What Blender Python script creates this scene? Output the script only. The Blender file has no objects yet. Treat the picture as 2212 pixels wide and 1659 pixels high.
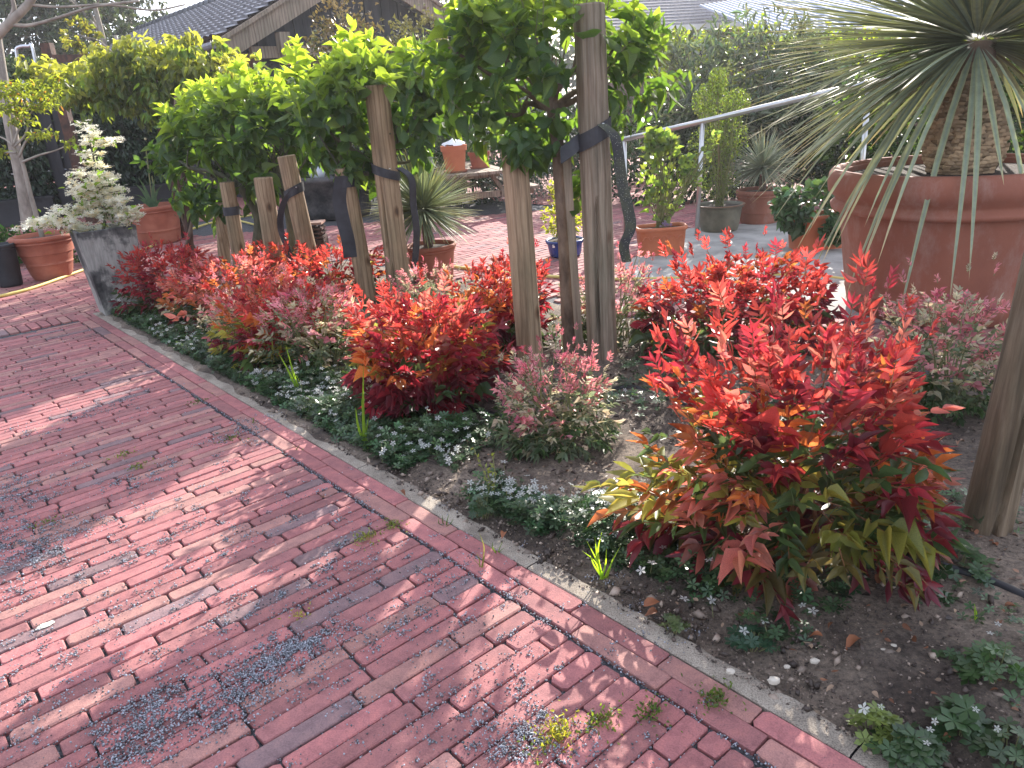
import bpy, math, random
import numpy as np
from mathutils import Vector, Matrix
R = math.radians
rng = np.random.default_rng(7)
random.seed(7)
sc = bpy.context.scene
COL = sc.collection

# ------------------------------------------------------------------ camera
FPX, PIT, ROL, CH = 1642.0, R(20.5), R(4.2), 1.2      # focal length in pixels of a 2212 wide picture
_cp, _sp, _cr, _sr = math.cos(PIT), math.sin(PIT), math.cos(ROL), math.sin(ROL)
FW = np.array([0, _cp, -_sp]); R0 = np.array([1., 0, 0]); D0 = np.array([0, -_sp, -_cp])
RT = _cr * R0 + _sr * D0; DN = -_sr * R0 + _cr * D0
EYE = np.array([0, 0, CH])
def ray(x, y): return FW * FPX + RT * (x - 1106) + DN * (y - 829.5)
def G(x, y, z=0.0):                      # point of the plane at height z
    d = ray(x, y); return EYE + d * ((z - CH) / d[2])
def D(x, y, Y):                          # point at depth Y along the world's y axis
    d = ray(x, y); return EYE + d * (Y / d[1])
cam = bpy.data.cameras.new('camera'); camo = bpy.data.objects.new('camera', cam); COL.objects.link(camo)
cam.sensor_width = 36; cam.lens = FPX / 2212 * 36; cam.clip_start = .05; cam.clip_end = 500
M = Matrix.Identity(4)
for i in range(3):
    M[i][0] = RT[i]; M[i][1] = -DN[i]; M[i][2] = -FW[i]; M[i][3] = EYE[i]
camo.matrix_world = M
sc.camera = camo

# ------------------------------------------------------------------ light
SUN_EL, SUN_AZ = R(24.5), R(69)            # azimuth counted from +x towards +y
sd = Vector((math.cos(SUN_EL) * math.cos(SUN_AZ), math.cos(SUN_EL) * math.sin(SUN_AZ), math.sin(SUN_EL)))
sun = bpy.data.lights.new('sun', 'SUN'); sun.energy = 5.0; sun.angle = R(.5); sun.color = (1, .93, .84)
suno = bpy.data.objects.new('sun', sun); COL.objects.link(suno)
suno.rotation_euler = sd.to_track_quat('Z', 'Y').to_euler()
w = bpy.data.worlds.new('World'); sc.world = w; w.use_nodes = True
nt = w.node_tree; nt.nodes.clear()
wo = nt.nodes.new('ShaderNodeOutputWorld'); bg = nt.nodes.new('ShaderNodeBackground')
sky = nt.nodes.new('ShaderNodeTexSky'); sky.sky_type = 'NISHITA'; sky.sun_disc = False
sky.sun_elevation = SUN_EL; sky.sun_rotation = R(90) - SUN_AZ; sky.altitude = 50; sky.dust_density = 1.5
tc = nt.nodes.new('ShaderNodeTexCoord'); mp = nt.nodes.new('ShaderNodeMapping'); mp.inputs['Scale'].default_value = (1, 1, 2.6)
nz = nt.nodes.new('ShaderNodeTexNoise'); nz.inputs['Scale'].default_value = 2.6; nz.inputs['Detail'].default_value = 7; nz.inputs['Roughness'].default_value = .58
cr = nt.nodes.new('ShaderNodeValToRGB'); cr.color_ramp.elements[0].position = .40; cr.color_ramp.elements[1].position = .64
cr.color_ramp.elements[0].color = (.1, .1, .1, 1); cr.color_ramp.elements[1].color = (.9, .9, .9, 1)
mx = nt.nodes.new('ShaderNodeMix'); mx.data_type = 'RGBA'
mx.inputs[7].default_value = (8.2, 8.6, 10.2, 1)
nt.links.new(tc.outputs['Generated'], mp.inputs[0]); nt.links.new(mp.outputs[0], nz.inputs['Vector'])
nt.links.new(nz.outputs[0], cr.inputs[0]); nt.links.new(cr.outputs[0], mx.inputs[0])
nt.links.new(sky.outputs[0], mx.inputs[6]); nt.links.new(mx.outputs[2], bg.inputs[0])
nt.links.new(bg.outputs[0], wo.inputs[0]); bg.inputs[1].default_value = .11
sc.view_settings.view_transform = 'Standard'; sc.view_settings.look = 'None'
sc.view_settings.exposure = 1.3; sc.view_settings.gamma = 1; sc.view_settings.use_curve_mapping = False
sc.cycles.max_bounces = 6; sc.cycles.transparent_max_bounces = 6; sc.cycles.use_denoising = True
sc.cycles.sample_clamp_indirect = 6

# ------------------------------------------------------------------ materials
def newmat(name):
    m = bpy.data.materials.new(name); m.use_nodes = True
    n = m.node_tree; n.nodes.clear()
    out = n.nodes.new('ShaderNodeOutputMaterial'); p = n.nodes.new('ShaderNodeBsdfPrincipled')
    n.links.new(p.outputs[0], out.inputs[0])
    return m, n, p, out
def tex(n, kind, scale, detail=4, rough=.55, stretch=None, coord='Object'):
    t = n.nodes.new('ShaderNodeTexCoord'); q = n.nodes.new('ShaderNodeTexNoise' if kind == 'noise' else 'ShaderNodeTexVoronoi')
    q.inputs['Scale'].default_value = scale
    if kind == 'noise': q.inputs['Detail'].default_value = detail; q.inputs['Roughness'].default_value = rough
    mpn = n.nodes.new('ShaderNodeMapping')
    if stretch: mpn.inputs['Scale'].default_value = stretch
    n.links.new(t.outputs[coord], mpn.inputs[0]); n.links.new(mpn.outputs[0], q.inputs['Vector'])
    return q.outputs[0]
def ramp(n, src, stops):
    r = n.nodes.new('ShaderNodeValToRGB'); e = r.color_ramp.elements
    e[0].position = stops[0][0]; e[0].color = (*stops[0][1], 1)
    e[1].position = stops[-1][0]; e[1].color = (*stops[-1][1], 1)
    for p, c in stops[1:-1]:
        k = e.new(p); k.color = (*c, 1)
    n.links.new(src, r.inputs[0]); return r.outputs[0]
def bump(n, p, src, strength, dist=.01):
    b = n.nodes.new('ShaderNodeBump'); b.inputs['Strength'].default_value = strength; b.inputs['Distance'].default_value = dist
    n.links.new(src, b.inputs['Height']); n.links.new(b.outputs[0], p.inputs['Normal'])
def mix(n, a, b, f, mode='MIX'):
    m = n.nodes.new('ShaderNodeMix'); m.data_type = 'RGBA'; m.blend_type = mode
    for i, v in ((6, a), (7, b), (0, f)):
        if hasattr(v, 'is_output'): n.links.new(v, m.inputs[i])
        elif i == 0: m.inputs[0].default_value = v
        else: m.inputs[i].default_value = (*v, 1)
    return m.outputs[2]
def simple(name, c1, c2, scale=6, rough=.7, bmp=.3, bscale=40, stretch=None, metal=0, lo=.35, hi=.65, dist=.004, c3=None):
    m, n, p, o = newmat(name)
    st = [(lo, c1), (hi, c2)] if c3 is None else [(lo, c1), ((lo + hi) / 2, c3), (hi, c2)]
    n.links.new(ramp(n, tex(n, 'noise', scale, 6, .6, stretch), st), p.inputs['Base Color'])
    p.inputs['Roughness'].default_value = rough; p.inputs['Metallic'].default_value = metal
    if bmp: bump(n, p, tex(n, 'noise', bscale, 5, .65, stretch), bmp, dist)
    return m
def attrcol(n):
    a = n.nodes.new('ShaderNodeAttribute'); a.attribute_name = 'col'
    oi = n.nodes.new('ShaderNodeObjectInfo')
    return mix(n, a.outputs['Color'], oi.outputs['Color'], 1.0, 'MULTIPLY')
def leafmat(name, rough=.42, trans=.5, spec=.5, tint=(1.25, 1.2, .55), var=.35):
    m, n, p, out = newmat(name)
    c = attrcol(n)
    v = ramp(n, tex(n, 'noise', 25, 3, .6), [(.3, (1 - var,) * 3), (.7, (1 + var * .3,) * 3)])
    c = mix(n, c, v, 1.0, 'MULTIPLY')
    n.links.new(c, p.inputs['Base Color']); p.inputs['Roughness'].default_value = rough
    p.inputs['Specular IOR Level'].default_value = spec
    t = n.nodes.new('ShaderNodeBsdfTranslucent'); n.links.new(mix(n, c, tint, 1.0, 'MULTIPLY'), t.inputs[0])
    ms = n.nodes.new('ShaderNodeMixShader'); ms.inputs[0].default_value = trans
    n.links.new(p.outputs[0], ms.inputs[1]); n.links.new(t.outputs[0], ms.inputs[2]); n.links.new(ms.outputs[0], out.inputs[0])
    return m
LEAF = leafmat('leaf_green', .4, .6, .5, (1.9, 1.75, .45))
LEAFRED = leafmat('leaf_red', .38, .5, .5, (1.6, 1.3, 1.2))
LEAFPINK = leafmat('leaf_pink', .5, .42, .35, (1.25, 1.1, 1.0))
LEAFDARK = leafmat('leaf_dark', .35, .28, .5, (1.3, 1.3, .6))
LEAFHAIR = leafmat('leaf_yucca', .5, .22, .4, (1.3, 1.25, .8), .2)
PETAL = leafmat('petal_white', .6, .68, .2, (1.1, 1.1, 1.0), .06)

def brickmat():
    m, n, p, o = newmat('paving_brick')
    c = attrcol(n)
    c = mix(n, c, ramp(n, tex(n, 'noise', 22, 8, .7), [(.28, (.55, .52, .55)), (.5, (1, 1, 1)), (.75, (1.3, 1.22, 1.12))]), 1.0, 'MULTIPLY')
    c = mix(n, c, ramp(n, tex(n, 'noise', 260, 3, .7), [(.3, (.7, .7, .72)), (.6, (1.06, 1.06, 1.06))]), 1.0, 'MULTIPLY')
    sa = tex(n, 'noise', 1.7, 8, .68); sb = tex(n, 'noise', 70, 5, .75)
    am = n.nodes.new('ShaderNodeMath'); am.operation = 'MULTIPLY'; n.links.new(sa, am.inputs[0]); n.links.new(sb, am.inputs[1])
    stain = ramp(n, am.outputs[0], [(.30, (0, 0, 0)), (.355, (.8, .8, .8))])
    c = mix(n, c, (.05, .042, .048), stain)
    n.links.new(c, p.inputs['Base Color']); p.inputs['Roughness'].default_value = .82
    bump(n, p, tex(n, 'noise', 150, 6, .7), .5, .003)
    return m
BRICK = brickmat()
def kerbmat():
    m, n, p, o = newmat('kerb_concrete')
    c = ramp(n, tex(n, 'noise', 6, 7, .7), [(.35, (.20, .165, .13)), (.6, (.43, .37, .30))])
    c = mix(n, c, ramp(n, tex(n, 'noise', 260, 3, .8), [(.36, (.45, .43, .42)), (.5, (1, 1, 1)), (.66, (1.3, 1.28, 1.25))]), 1.0, 'MULTIPLY')
    n.links.new(c, p.inputs['Base Color']); p.inputs['Roughness'].default_value = .93
    bump(n, p, tex(n, 'noise', 260, 5, .8), .9, .004); return m
KERB = kerbmat()
def soilmat():
    m, n, p, o = newmat('bed_soil')
    c = ramp(n, tex(n, 'noise', 3.0, 8, .68), [(.38, (.07, .05, .038)), (.66, (.30, .235, .18))])
    c = mix(n, c, ramp(n, tex(n, 'noise', 75, 6, .75), [(.34, (.38, .36, .34)), (.5, (.95, .95, .95)), (.68, (1.45, 1.4, 1.35))]), 1.0, 'MULTIPLY')
    c = mix(n, c, ramp(n, tex(n, 'voronoi', 140), [(.12, (1.5, 1.45, 1.4)), (.3, (1, 1, 1))]), 1.0, 'MULTIPLY')
    n.links.new(c, p.inputs['Base Color']); p.inputs['Roughness'].default_value = .95
    bump(n, p, tex(n, 'noise', 75, 8, .75), 1.0, .012); return m
SOIL = soilmat()
JOINT = simple('joint_grit', (.02, .021, .025), (.12, .12, .13), 120, .9, .8, 300, dist=.004)
SLAB = simple('slab_concrete', (.26, .25, .235), (.44, .42, .39), 5, .92, .5, 120, dist=.003)
TERRA = simple('terracotta', (.25, .07, .04), (.42, .15, .09), 4, .75, .25, 60, c3=(.34, .105, .06))
def bloommat():
    m, n, p, o = newmat('terracotta_bloomed')
    c = ramp(n, tex(n, 'noise', 3, 6, .6), [(.3, (.23, .08, .05)), (.7, (.34, .12, .072))])
    f = ramp(n, tex(n, 'noise', 5, 9, .78, (1, 1, .45)), [(.5, (0, 0, 0)), (.72, (.38, .38, .38))])
    c = mix(n, c, (.50, .38, .33), f)
    n.links.new(c, p.inputs['Base Color']); p.inputs['Roughness'].default_value = .8
    bump(n, p, tex(n, 'noise', 50, 6, .6), .3, .004); return m
TERRA2 = bloommat()
TERRAOR = simple('terracotta_orange', (.46, .13, .055), (.56, .18, .08), 5, .6, .1, 60)
def woodmat(name, a, b, c, sc_=1.0):
    m, n, p, o = newmat(name)
    streak = tex(n, 'noise', 34 * sc_, 6, .65, (1, 1, .07))
    fine = tex(n, 'noise', 190 * sc_, 4, .7, (1, 1, .03))
    warp = tex(n, 'noise', 7 * sc_, 4, .6, (1, 1, .4))
    wv = n.nodes.new('ShaderNodeTexWave'); wv.wave_type = 'RINGS'; wv.rings_direction = 'Z'
    t = n.nodes.new('ShaderNodeTexCoord'); mpn = n.nodes.new('ShaderNodeMapping'); mpn.inputs['Scale'].default_value = (1, .9, .11); mpn.inputs['Location'].default_value = (.09, .05, 0)
    n.links.new(t.outputs['Object'], mpn.inputs[0]); n.links.new(mpn.outputs[0], wv.inputs['Vector'])
    wv.inputs['Scale'].default_value = 11 * sc_; wv.inputs['Distortion'].default_value = 4; wv.inputs['Detail'].default_value = 3
    wv.inputs['Detail Scale'].default_value = 2.2
    col = ramp(n, streak, [(.3, a), (.5, b), (.72, c)])
    col = mix(n, col, ramp(n, wv.outputs['Fac'], [(.0, (.72, .68, .62)), (.35, (1, 1, 1)), (1., (1.06, 1.04, 1.0))]), 1.0, 'MULTIPLY')
    col = mix(n, col, ramp(n, fine, [(.3, (.7, .68, .66)), (.6, (1.05, 1.05, 1.05))]), 1.0, 'MULTIPLY')
    col = mix(n, col, ramp(n, warp, [(.3, (.70, .74, .66)), (.7, (1.15, 1.1, 1.04))]), 1.0, 'MULTIPLY')
    kn = n.nodes.new('ShaderNodeTexVoronoi'); kn.inputs['Scale'].default_value = 7 * sc_; km = n.nodes.new('ShaderNodeMapping'); km.inputs['Scale'].default_value = (1, 1, .55)
    n.links.new(t.outputs['Object'], km.inputs[0]); n.links.new(km.outputs[0], kn.inputs['Vector'])
    col = mix(n, col, ramp(n, kn.outputs['Distance'], [(.05, (.30, .24, .2)), (.10, (.62, .52, .45)), (.17, (1, 1, 1))]), 1.0, 'MULTIPLY')
    n.links.new(col, p.inputs['Base Color']); p.inputs['Roughness'].default_value = .82
    bump(n, p, streak, .3, .004); return m
STAKE = woodmat('stake_wood', (.21, .14, .09), (.34, .24, .16), (.43, .315, .215))
STAKEG = woodmat('stake_wood_grey', (.16, .125, .10), (.27, .215, .17), (.35, .29, .235))
STAKED = woodmat('stake_wood_dark', (.11, .08, .055), (.20, .15, .105), (.28, .215, .155))
TABLEW = woodmat('table_wood', (.16, .12, .10), (.30, .235, .19), (.38, .30, .25), 1.5)
FASCIA = woodmat('bargeboard_wood', (.20, .16, .13), (.31, .25, .205), (.37, .30, .25), .6)
DARKW = simple('dark_boards', (.012, .012, .016), (.035, .034, .04), 8, .7, .4, 60, (1, 1, .1))
BARK = simple('bark', (.075, .05, .035), (.24, .175, .13), 16, .9, 1.0, 45, (1, 1, .4), dist=.012)
BARKG = simple('bark_mossy', (.05, .055, .035), (.15, .14, .09), 14, .9, 1.0, 45, (1, 1, .5), dist=.01)
BARKP = simple('bark_pale', (.20, .17, .14), (.40, .35, .29), 10, .85, .5, 40, (1, 1, .4))
STEM = simple('stem_red', (.16, .06, .03), (.3, .14, .06), 20, .7, 0)
STEMG = simple('stem_green', (.12, .14, .05), (.25, .24, .1), 20, .7, 0)
RUBBER = simple('rubber_strap', (.014, .014, .018), (.04, .04, .05), 10, .55, .3, 90)
def mossrubber():
    m, n, p, o = newmat('rubber_strap_mossy')
    c = ramp(n, tex(n, 'noise', 9, 6, .7), [(.42, (.02, .02, .025)), (.6, (.06, .065, .035))])
    v = ramp(n, tex(n, 'voronoi', 130), [(.10, (1, 1, 1)), (.22, (0, 0, 0))])
    c = mix(n, c, (.4, .42, .33), v)
    n.links.new(c, p.inputs['Base Color']); p.inputs['Roughness'].default_value = .6; return m
MOSSR = mossrubber()
STEEL = simple('brushed_steel', (.50, .49, .47), (.66, .65, .63), 4, .28, .05, 80, metal=1)
GALV = simple('galvanised_tube', (.55, .56, .58), (.72, .73, .75), 6, .35, 0, metal=.9)
RUST = simple('rusty_steel', (.035, .02, .016), (.12, .055, .035), 12, .85, .5, 60)
BLACKP = simple('black_plastic', (.010, .011, .014), (.028, .029, .034), 5, .5, .1, 40)
def tubmat():
    m, n, p, o = newmat('dusty_black_tub')
    f = ramp(n, tex(n, 'noise', 3.5, 8, .75, (1, 1, 1.3)), [(.42, (.02, .021, .026)), (.7, (.15, .14, .14))])
    n.links.new(f, p.inputs['Base Color']); p.inputs['Roughness'].default_value = .6; return m
TUB = tubmat()
HOSE = simple('yellow_hose', (.62, .50, .13), (.74, .62, .20), 6, .55, .1, 60)
PIPE = simple('irrigation_pipe', (.012, .012, .014), (.02, .02, .024), 5, .38, .1, 30)
GLAZE = simple('blue_glaze', (.01, .03, .16), (.02, .07, .30), 7, .25, .05, 20)
OLIVE = simple('olive_glaze', (.10, .095, .065), (.20, .185, .13), 7, .5, .15, 30)
OLIVER = simple('brown_rim', (.16, .085, .05), (.22, .12, .07), 7, .5, .15, 30)
def plantermat():
    m, n, p, o = newmat('scuffed_planter')
    c = ramp(n, tex(n, 'noise', 2.7, 8, .62, (1, 1, .8)), [(.40, (.02, .02, .022)), (.46, (.10, .10, .095)), (.50, (.28, .275, .25)), (.8, (.40, .39, .355))])
    c = mix(n, c, ramp(n, tex(n, 'noise', 60, 3, .7, (1, 1, .08)), [(.35, (.75, .75, .75)), (.65, (1.15, 1.15, 1.15))]), 1.0, 'MULTIPLY')
    n.links.new(c, p.inputs['Base Color']); p.inputs['Roughness'].default_value = .7
    bump(n, p, tex(n, 'noise', 40, 5, .7), .3, .003); return m
PLANTER = plantermat()
PSOIL = simple('potting_soil', (.02, .014, .011), (.075, .05, .038), 30, .95, 1, 80, dist=.01)
GRIT = leafmat('grit_chip', .55, .0, .4, (1, 1, 1), .2)
TILE = simple('roof_tile', (.16, .155, .165), (.30, .29, .31), 9, .55, .3, 40)
RTILE = simple('ridge_tile', (.03, .035, .045), (.08, .08, .095), 9, .45, .2, 30)
SLATE = simple('slate_roof', (.13, .125, .135), (.22, .21, .225), 16, .8, .5, 60, (1, 1, 1))
CORR = simple('corrugated_sheet', (.30, .34, .42), (.38, .42, .50), 2, .85, .05, 20)
BWALL = simple('brown_brick_wall', (.10, .06, .05), (.18, .11, .09), 9, .9, .4, 60)
GUTTER = simple('white_gutter', (.55, .55, .55), (.68, .68, .68), 5, .5, 0)
WHITEP = simple('white_cloth', (.75, .75, .75), (.85, .85, .85), 8, .6, .2, 40)
GLASS = simple('window_glass', (.02, .025, .03), (.05, .055, .06), 3, .08, 0)
PEBBLE = simple('pebble', (.42, .36, .29), (.62, .56, .47), 14, .8, .3, 60)
DEADL = leafmat('dead_leaf', .6, .25, .3, (1.2, .9, .7))
SCALE = leafmat('leaf_base', .8, .0, .2, (1, 1, 1), .45)

# ------------------------------------------------------------------ helpers
def setp(o, label=None, cat=None, group=None, kind=None):
    if label: o['label'] = label
    if cat: o['category'] = cat
    if group: o['group'] = group
    if kind: o['kind'] = kind
    return o
def thing(name, loc, label, cat, group=None):
    o = bpy.data.objects.new(name, None); COL.objects.link(o); o.location = loc; o.empty_display_size = .1
    return setp(o, label, cat, group)
def link(name, me, mat=None, parent=None):
    o = bpy.data.objects.new(name, me)
    if mat and not me.materials: me.materials.append(mat)
    COL.objects.link(o)
    if parent: o.parent = parent
    return o
def nmesh(name, V, F, col=None, smooth=False):
    """V (n,3) array, F (m,k) int array or list of tuples."""
    me = bpy.data.meshes.new(name)
    if isinstance(F, np.ndarray):
        V = np.asarray(V, dtype=np.float32); m, k = F.shape
        me.vertices.add(len(V)); me.vertices.foreach_set('co', V.ravel())
        me.loops.add(m * k); me.loops.foreach_set('vertex_index', F.astype(np.int32).ravel())
        me.polygons.add(m); me.polygons.foreach_set('loop_start', np.arange(0, m * k, k, dtype=np.int32))
        me.update(calc_edges=True)
    else:
        me.from_pydata([tuple(v) for v in V], [], F); me.update()
    if col is not None:
        a = me.attributes.new('col', 'FLOAT_COLOR', 'POINT'); c = np.ones((len(me.vertices), 4), np.float32); c[:, :3] = col
        a.data.foreach_set('color', c.ravel())
    if smooth: me.polygons.foreach_set('use_smooth', np.ones(len(me.polygons), bool)); me.update()
    return me
class MB:
    def __init__(s): s.v = []; s.f = []
    def add(s, V, F):
        k = len(s.v); s.v += [tuple(map(float, p)) for p in V]; s.f += [tuple(i + k for i in f) for f in F]; return s
    def box(s, c, size, ax=None):
        X, Y, Z = ax if ax is not None else np.eye(3)
        c = np.array(c, float); h = np.array(size) / 2; X, Y, Z = map(np.array, (X, Y, Z))
        V = [c + X * h[0] * a + Y * h[1] * b + Z * h[2] * d for d in (-1, 1) for b in (-1, 1) for a in (-1, 1)]
        return s.add(V, [(0, 2, 3, 1), (4, 5, 7, 6), (0, 1, 5, 4), (2, 6, 7, 3), (0, 4, 6, 2), (1, 3, 7, 5)])
    def bar(s, a, b, wd, ht, up=(0, 0, 1)):
        a = np.array(a, float); b = np.array(b, float); d = b - a; L = np.linalg.norm(d); d /= L
        x = np.cross(d, up); x /= np.linalg.norm(x); z = np.cross(x, d)
        return s.box((a + b) / 2, (wd, L, ht), (x, d, z))
    def tube(s, pts, rad, n=8, cap=True):
        pts = [np.array(p, float) for p in pts]; N = len(pts)
        if not hasattr(rad, '__len__'): rad = [rad] * N
        V = []; ref = None
        for i in range(N):
            d = pts[min(i + 1, N - 1)] - pts[max(i - 1, 0)]; d = d / (np.linalg.norm(d) + 1e-9)
            if ref is None: ref = np.cross(d, (0, 0, 1) if abs(d[2]) < .9 else (1, 0, 0))
            x = ref - d * (ref @ d); x /= np.linalg.norm(x); ref = x; y = np.cross(d, x)
            for k in range(n):
                a = 2 * math.pi * k / n; V.append(pts[i] + (x * math.cos(a) + y * math.sin(a)) * rad[i])
        F = [(i * n + k, i * n + (k + 1) % n, (i + 1) * n + (k + 1) % n, (i + 1) * n + k) for i in range(N - 1) for k in range(n)]
        if cap: F += [tuple(range(n))[::-1], tuple((N - 1) * n + k for k in range(n))]
        return s.add(V, F)
    def lathe(s, prof, c=(0, 0, 0), n=56, sx=1, sy=1, rot=0):
        V = [(c[0] + r * math.cos(2 * math.pi * k / n + rot) * sx, c[1] + r * math.sin(2 * math.pi * k / n + rot) * sy, c[2] + z) for r, z in prof for k in range(n)]
        F = [(i * n + k, i * n + (k + 1) % n, (i + 1) * n + (k + 1) % n, (i + 1) * n + k) for i in range(len(prof) - 1) for k in range(n)]
        return s.add(V, F)
    def build(s, name, mat, parent=None, smooth=False, world=True):
        V = np.array(s.v, float)
        if parent is not None and world:
            p = parent
            while p is not None: V = V - np.array(p.location); p = p.parent
        me = nmesh(name, V, s.f, smooth=smooth)
        return link(name, me, mat, parent)
def curve(pts, n=8):                    # Catmull-Rom through points
    P = [np.array(p, float) for p in pts]; P = [2 * P[0] - P[1]] + P + [2 * P[-1] - P[-2]]; out = []
    for i in range(1, len(P) - 2):
        for k in range(n):
            t = k / n
            out.append(.5 * (2 * P[i] + (P[i + 1] - P[i - 1]) * t + (2 * P[i - 1] - 5 * P[i] + 4 * P[i + 1] - P[i + 2]) * t * t + (3 * P[i] - P[i - 1] - 3 * P[i + 1] + P[i + 2]) * t ** 3))
    out.append(P[-2]); return out
def unit(v): return v / (np.linalg.norm(v, axis=-1, keepdims=True) + 1e-9)

# leaf templates: length along +y, width along x, normal z. returns V, F(tris), e (0 middle .. 1 edge), t (0 base .. 1 tip)
def leaf_tmpl(rows, fold=.25, droop=.25):
    V = [(0, 0, 0)]; e = [0]; t = [0]; F = []
    for y, wd in rows:
        z = -droop * y * y
        V += [(-wd, y, z + fold * wd), (0, y, z), (wd, y, z + fold * wd)]; e += [1, 0, 1]; t += [y] * 3
    V.append((0, 1, -droop)); e.append(.5); t.append(1); n = len(rows); tip = 1 + 3 * n
    F += [(0, 2, 1), (0, 3, 2)]
    for i in range(n - 1):
        a = 1 + 3 * i; b = a + 3
        F += [(a, a + 1, b + 1), (a, b + 1, b), (a + 1, a + 2, b + 2), (a + 1, b + 2, b + 1)]
    a = 1 + 3 * (n - 1); F += [(a, a + 1, tip), (a + 1, a + 2, tip)]
    return np.array(V, float), np.array(F), np.array(e, float), np.array(t, float)
T_LANCE = leaf_tmpl([(.22, .8), (.5, 1.0), (.78, .5)], .35, .22)
T_OVATE = leaf_tmpl([(.15, .7), (.38, 1.0), (.62, .85), (.84, .35)], .22, .28)
T_SMALL = leaf_tmpl([(.45, 1.0)], .3, .2)
T_BLADE = leaf_tmpl([(.15, 1.0), (.35, 1.0), (.55, .9), (.75, .65), (.9, .35)], .5, .0)
def whorl_tmpl(k=5, l=1.0, wd=.22, cup=.25):
    V = []; F = []; e = []
    for i in range(k):
        a = 2 * math.pi * i / k; c, s = math.cos(a), math.sin(a); b = len(V)
        for (u, v, z) in ((0, 0, 0), (-wd, .6, cup * .6), (wd, .6, cup * .6), (0, 1, cup * .7)):
            V.append((l * (c * v - s * u), l * (s * v + c * u), l * z)); e.append(v)
        F += [(b, b + 2, b + 1), (b + 1, b + 2, b + 3)]
    V = np.array(V); e = np.array(e); return V, np.array(F), e, e
T_WHORL = whorl_tmpl(5, 1, .24, .2); T_WHORL6 = whorl_tmpl(6, 1, .26, .12); T_STAR = whorl_tmpl(5, 1, .26, .05)
T_OCT = None
def basis(d, nrm):
    d = unit(d); x = unit(np.cross(d, nrm)); z = np.cross(x, d); return x, d, z
def inst(tm, P, d, nrm, L, W):
    x, y, z = basis(d, nrm); V0 = tm[0]
    V = P[:, None] + x[:, None] * (V0[None, :, 0:1] * W[:, None, None]) + y[:, None] * (V0[None, :, 1:2] * L[:, None, None]) + z[:, None] * (V0[None, :, 2:3] * L[:, None, None] if True else 0)
    return V
def foliage(name, tm, P, d, nrm, L, W, C, mat, parent=None, C2=None, offset=None, stuff=True):
    """one mesh of many leaves. C (N,3) body colour, C2 edge/tip colour."""
    zf = np.random.default_rng(len(P)).uniform(-.5, 2.2, len(P))[:, None, None]
    V0 = tm[0].copy(); x, y, z = basis(d, nrm)
    V = P[:, None] + x[:, None] * (V0[None, :, 0:1] * W[:, None, None]) + y[:, None] * (V0[None, :, 1:2] * L[:, None, None]) + z[:, None] * (V0[None, :, 2:3] * np.minimum(L, 3 * W)[:, None, None] * (zf if tm is not T_OCT else 1))
    k = V0.shape[0]; N = len(P)
    F = (tm[1][None] + (np.arange(N) * k)[:, None, None]).reshape(-1, 3)
    if C2 is None: C2 = C
    c = C[:, None] * (1 - tm[2][None, :, None]) + C2[:, None] * tm[2][None, :, None]
    V = V.reshape(-1, 3)
    if parent is not None:
        p = parent
        while p is not None: V = V - np.array(p.location); p = p.parent
    o = link(name, nmesh(name, V, F, np.clip(c.reshape(-1, 3), 0, 1)), mat, parent)
    if stuff: o['kind'] = 'stuff'
    return o
_lm = {}
def leaf_parts(name, key, tm, P, d, nrm, L, W, C, mat, parent):
    """single leaves as objects that share one mesh."""
    if key not in _lm:
        _lm[key] = []
        for zf, bx_, tw in ((1, 0, 0), (1.9, .25, .3), (.2, -.3, -.3), (-.6, .12, .5), (2.6, -.15, -.5)):
            V = tm[0].copy(); V[:, 2] = V[:, 2] * zf + V[:, 0] * tw * V[:, 1]; V[:, 0] += bx_ * np.sin(V[:, 1] * 2.6)
            if tm is T_STAR or tm is T_WHORL or tm is T_WHORL6: V = tm[0].copy(); V[:, 2] *= .5 + .3 * len(_lm[key])
            me = nmesh(name, V, tm[1], np.ones((len(V), 3)) * (1 - .15 * tm[2][:, None])); me.materials.append(mat); _lm[key].append(me)
    mes = _lm[key]; x, y, z = basis(d, nrm); org = np.array(parent.location)
    for i in range(len(P)):
        o = bpy.data.objects.new(name, mes[(i * 7 + i // 5) % 5]); o.parent = parent
        m = np.eye(4); m[:3, 0] = x[i] * W[i]; m[:3, 1] = y[i] * L[i]; m[:3, 2] = z[i] * min(L[i], 3 * W[i]); m[:3, 3] = P[i] - org
        o.matrix_basis = Matrix(m.tolist()); o.color = (*[float(min(1, max(0, q))) for q in C[i]], 1)
        COL.objects.link(o)
def split_foliage(tm, key, arr, npart, mat, parent, C2=None, stuffname='foliage', partname='leaf'):
    P, d, nrm, L, W, C = arr
    score = np.linalg.norm(P - EYE, axis=1) - 2.2 * L
    idx = np.argsort(score); a, b = idx[:npart], idx[npart:]
    if npart: leaf_parts(partname, key, tm, P[a], d[a], nrm[a], L[a], W[a], C[a], mat, parent)
    if len(b): foliage(stuffname, tm, P[b], d[b], nrm[b], L[b], W[b], C[b], mat, parent, None if C2 is None else C2[b])

# ------------------------------------------------------------------ frame of the paving
O = np.array([-.33, 2.14]); A1 = R(129.9)
E1 = np.array([math.cos(A1), math.sin(A1)]); EN = np.array([math.sin(A1), -math.cos(A1)])   # along the kerb (away), across to the bed
def K(s, n, z=0.0): q = O + E1 * s + EN * (n + .02); return np.array([q[0], q[1], z])
def sn(p): q = np.array(p[:2]) - O; return q @ E1, q @ EN - .02
EX = np.array([EN[0], EN[1], 0]); EY = np.array([E1[0], E1[1], 0]); EZ = np.array([0, 0, 1.])
S_END, BED_W = 3.95, 2.05

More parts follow.
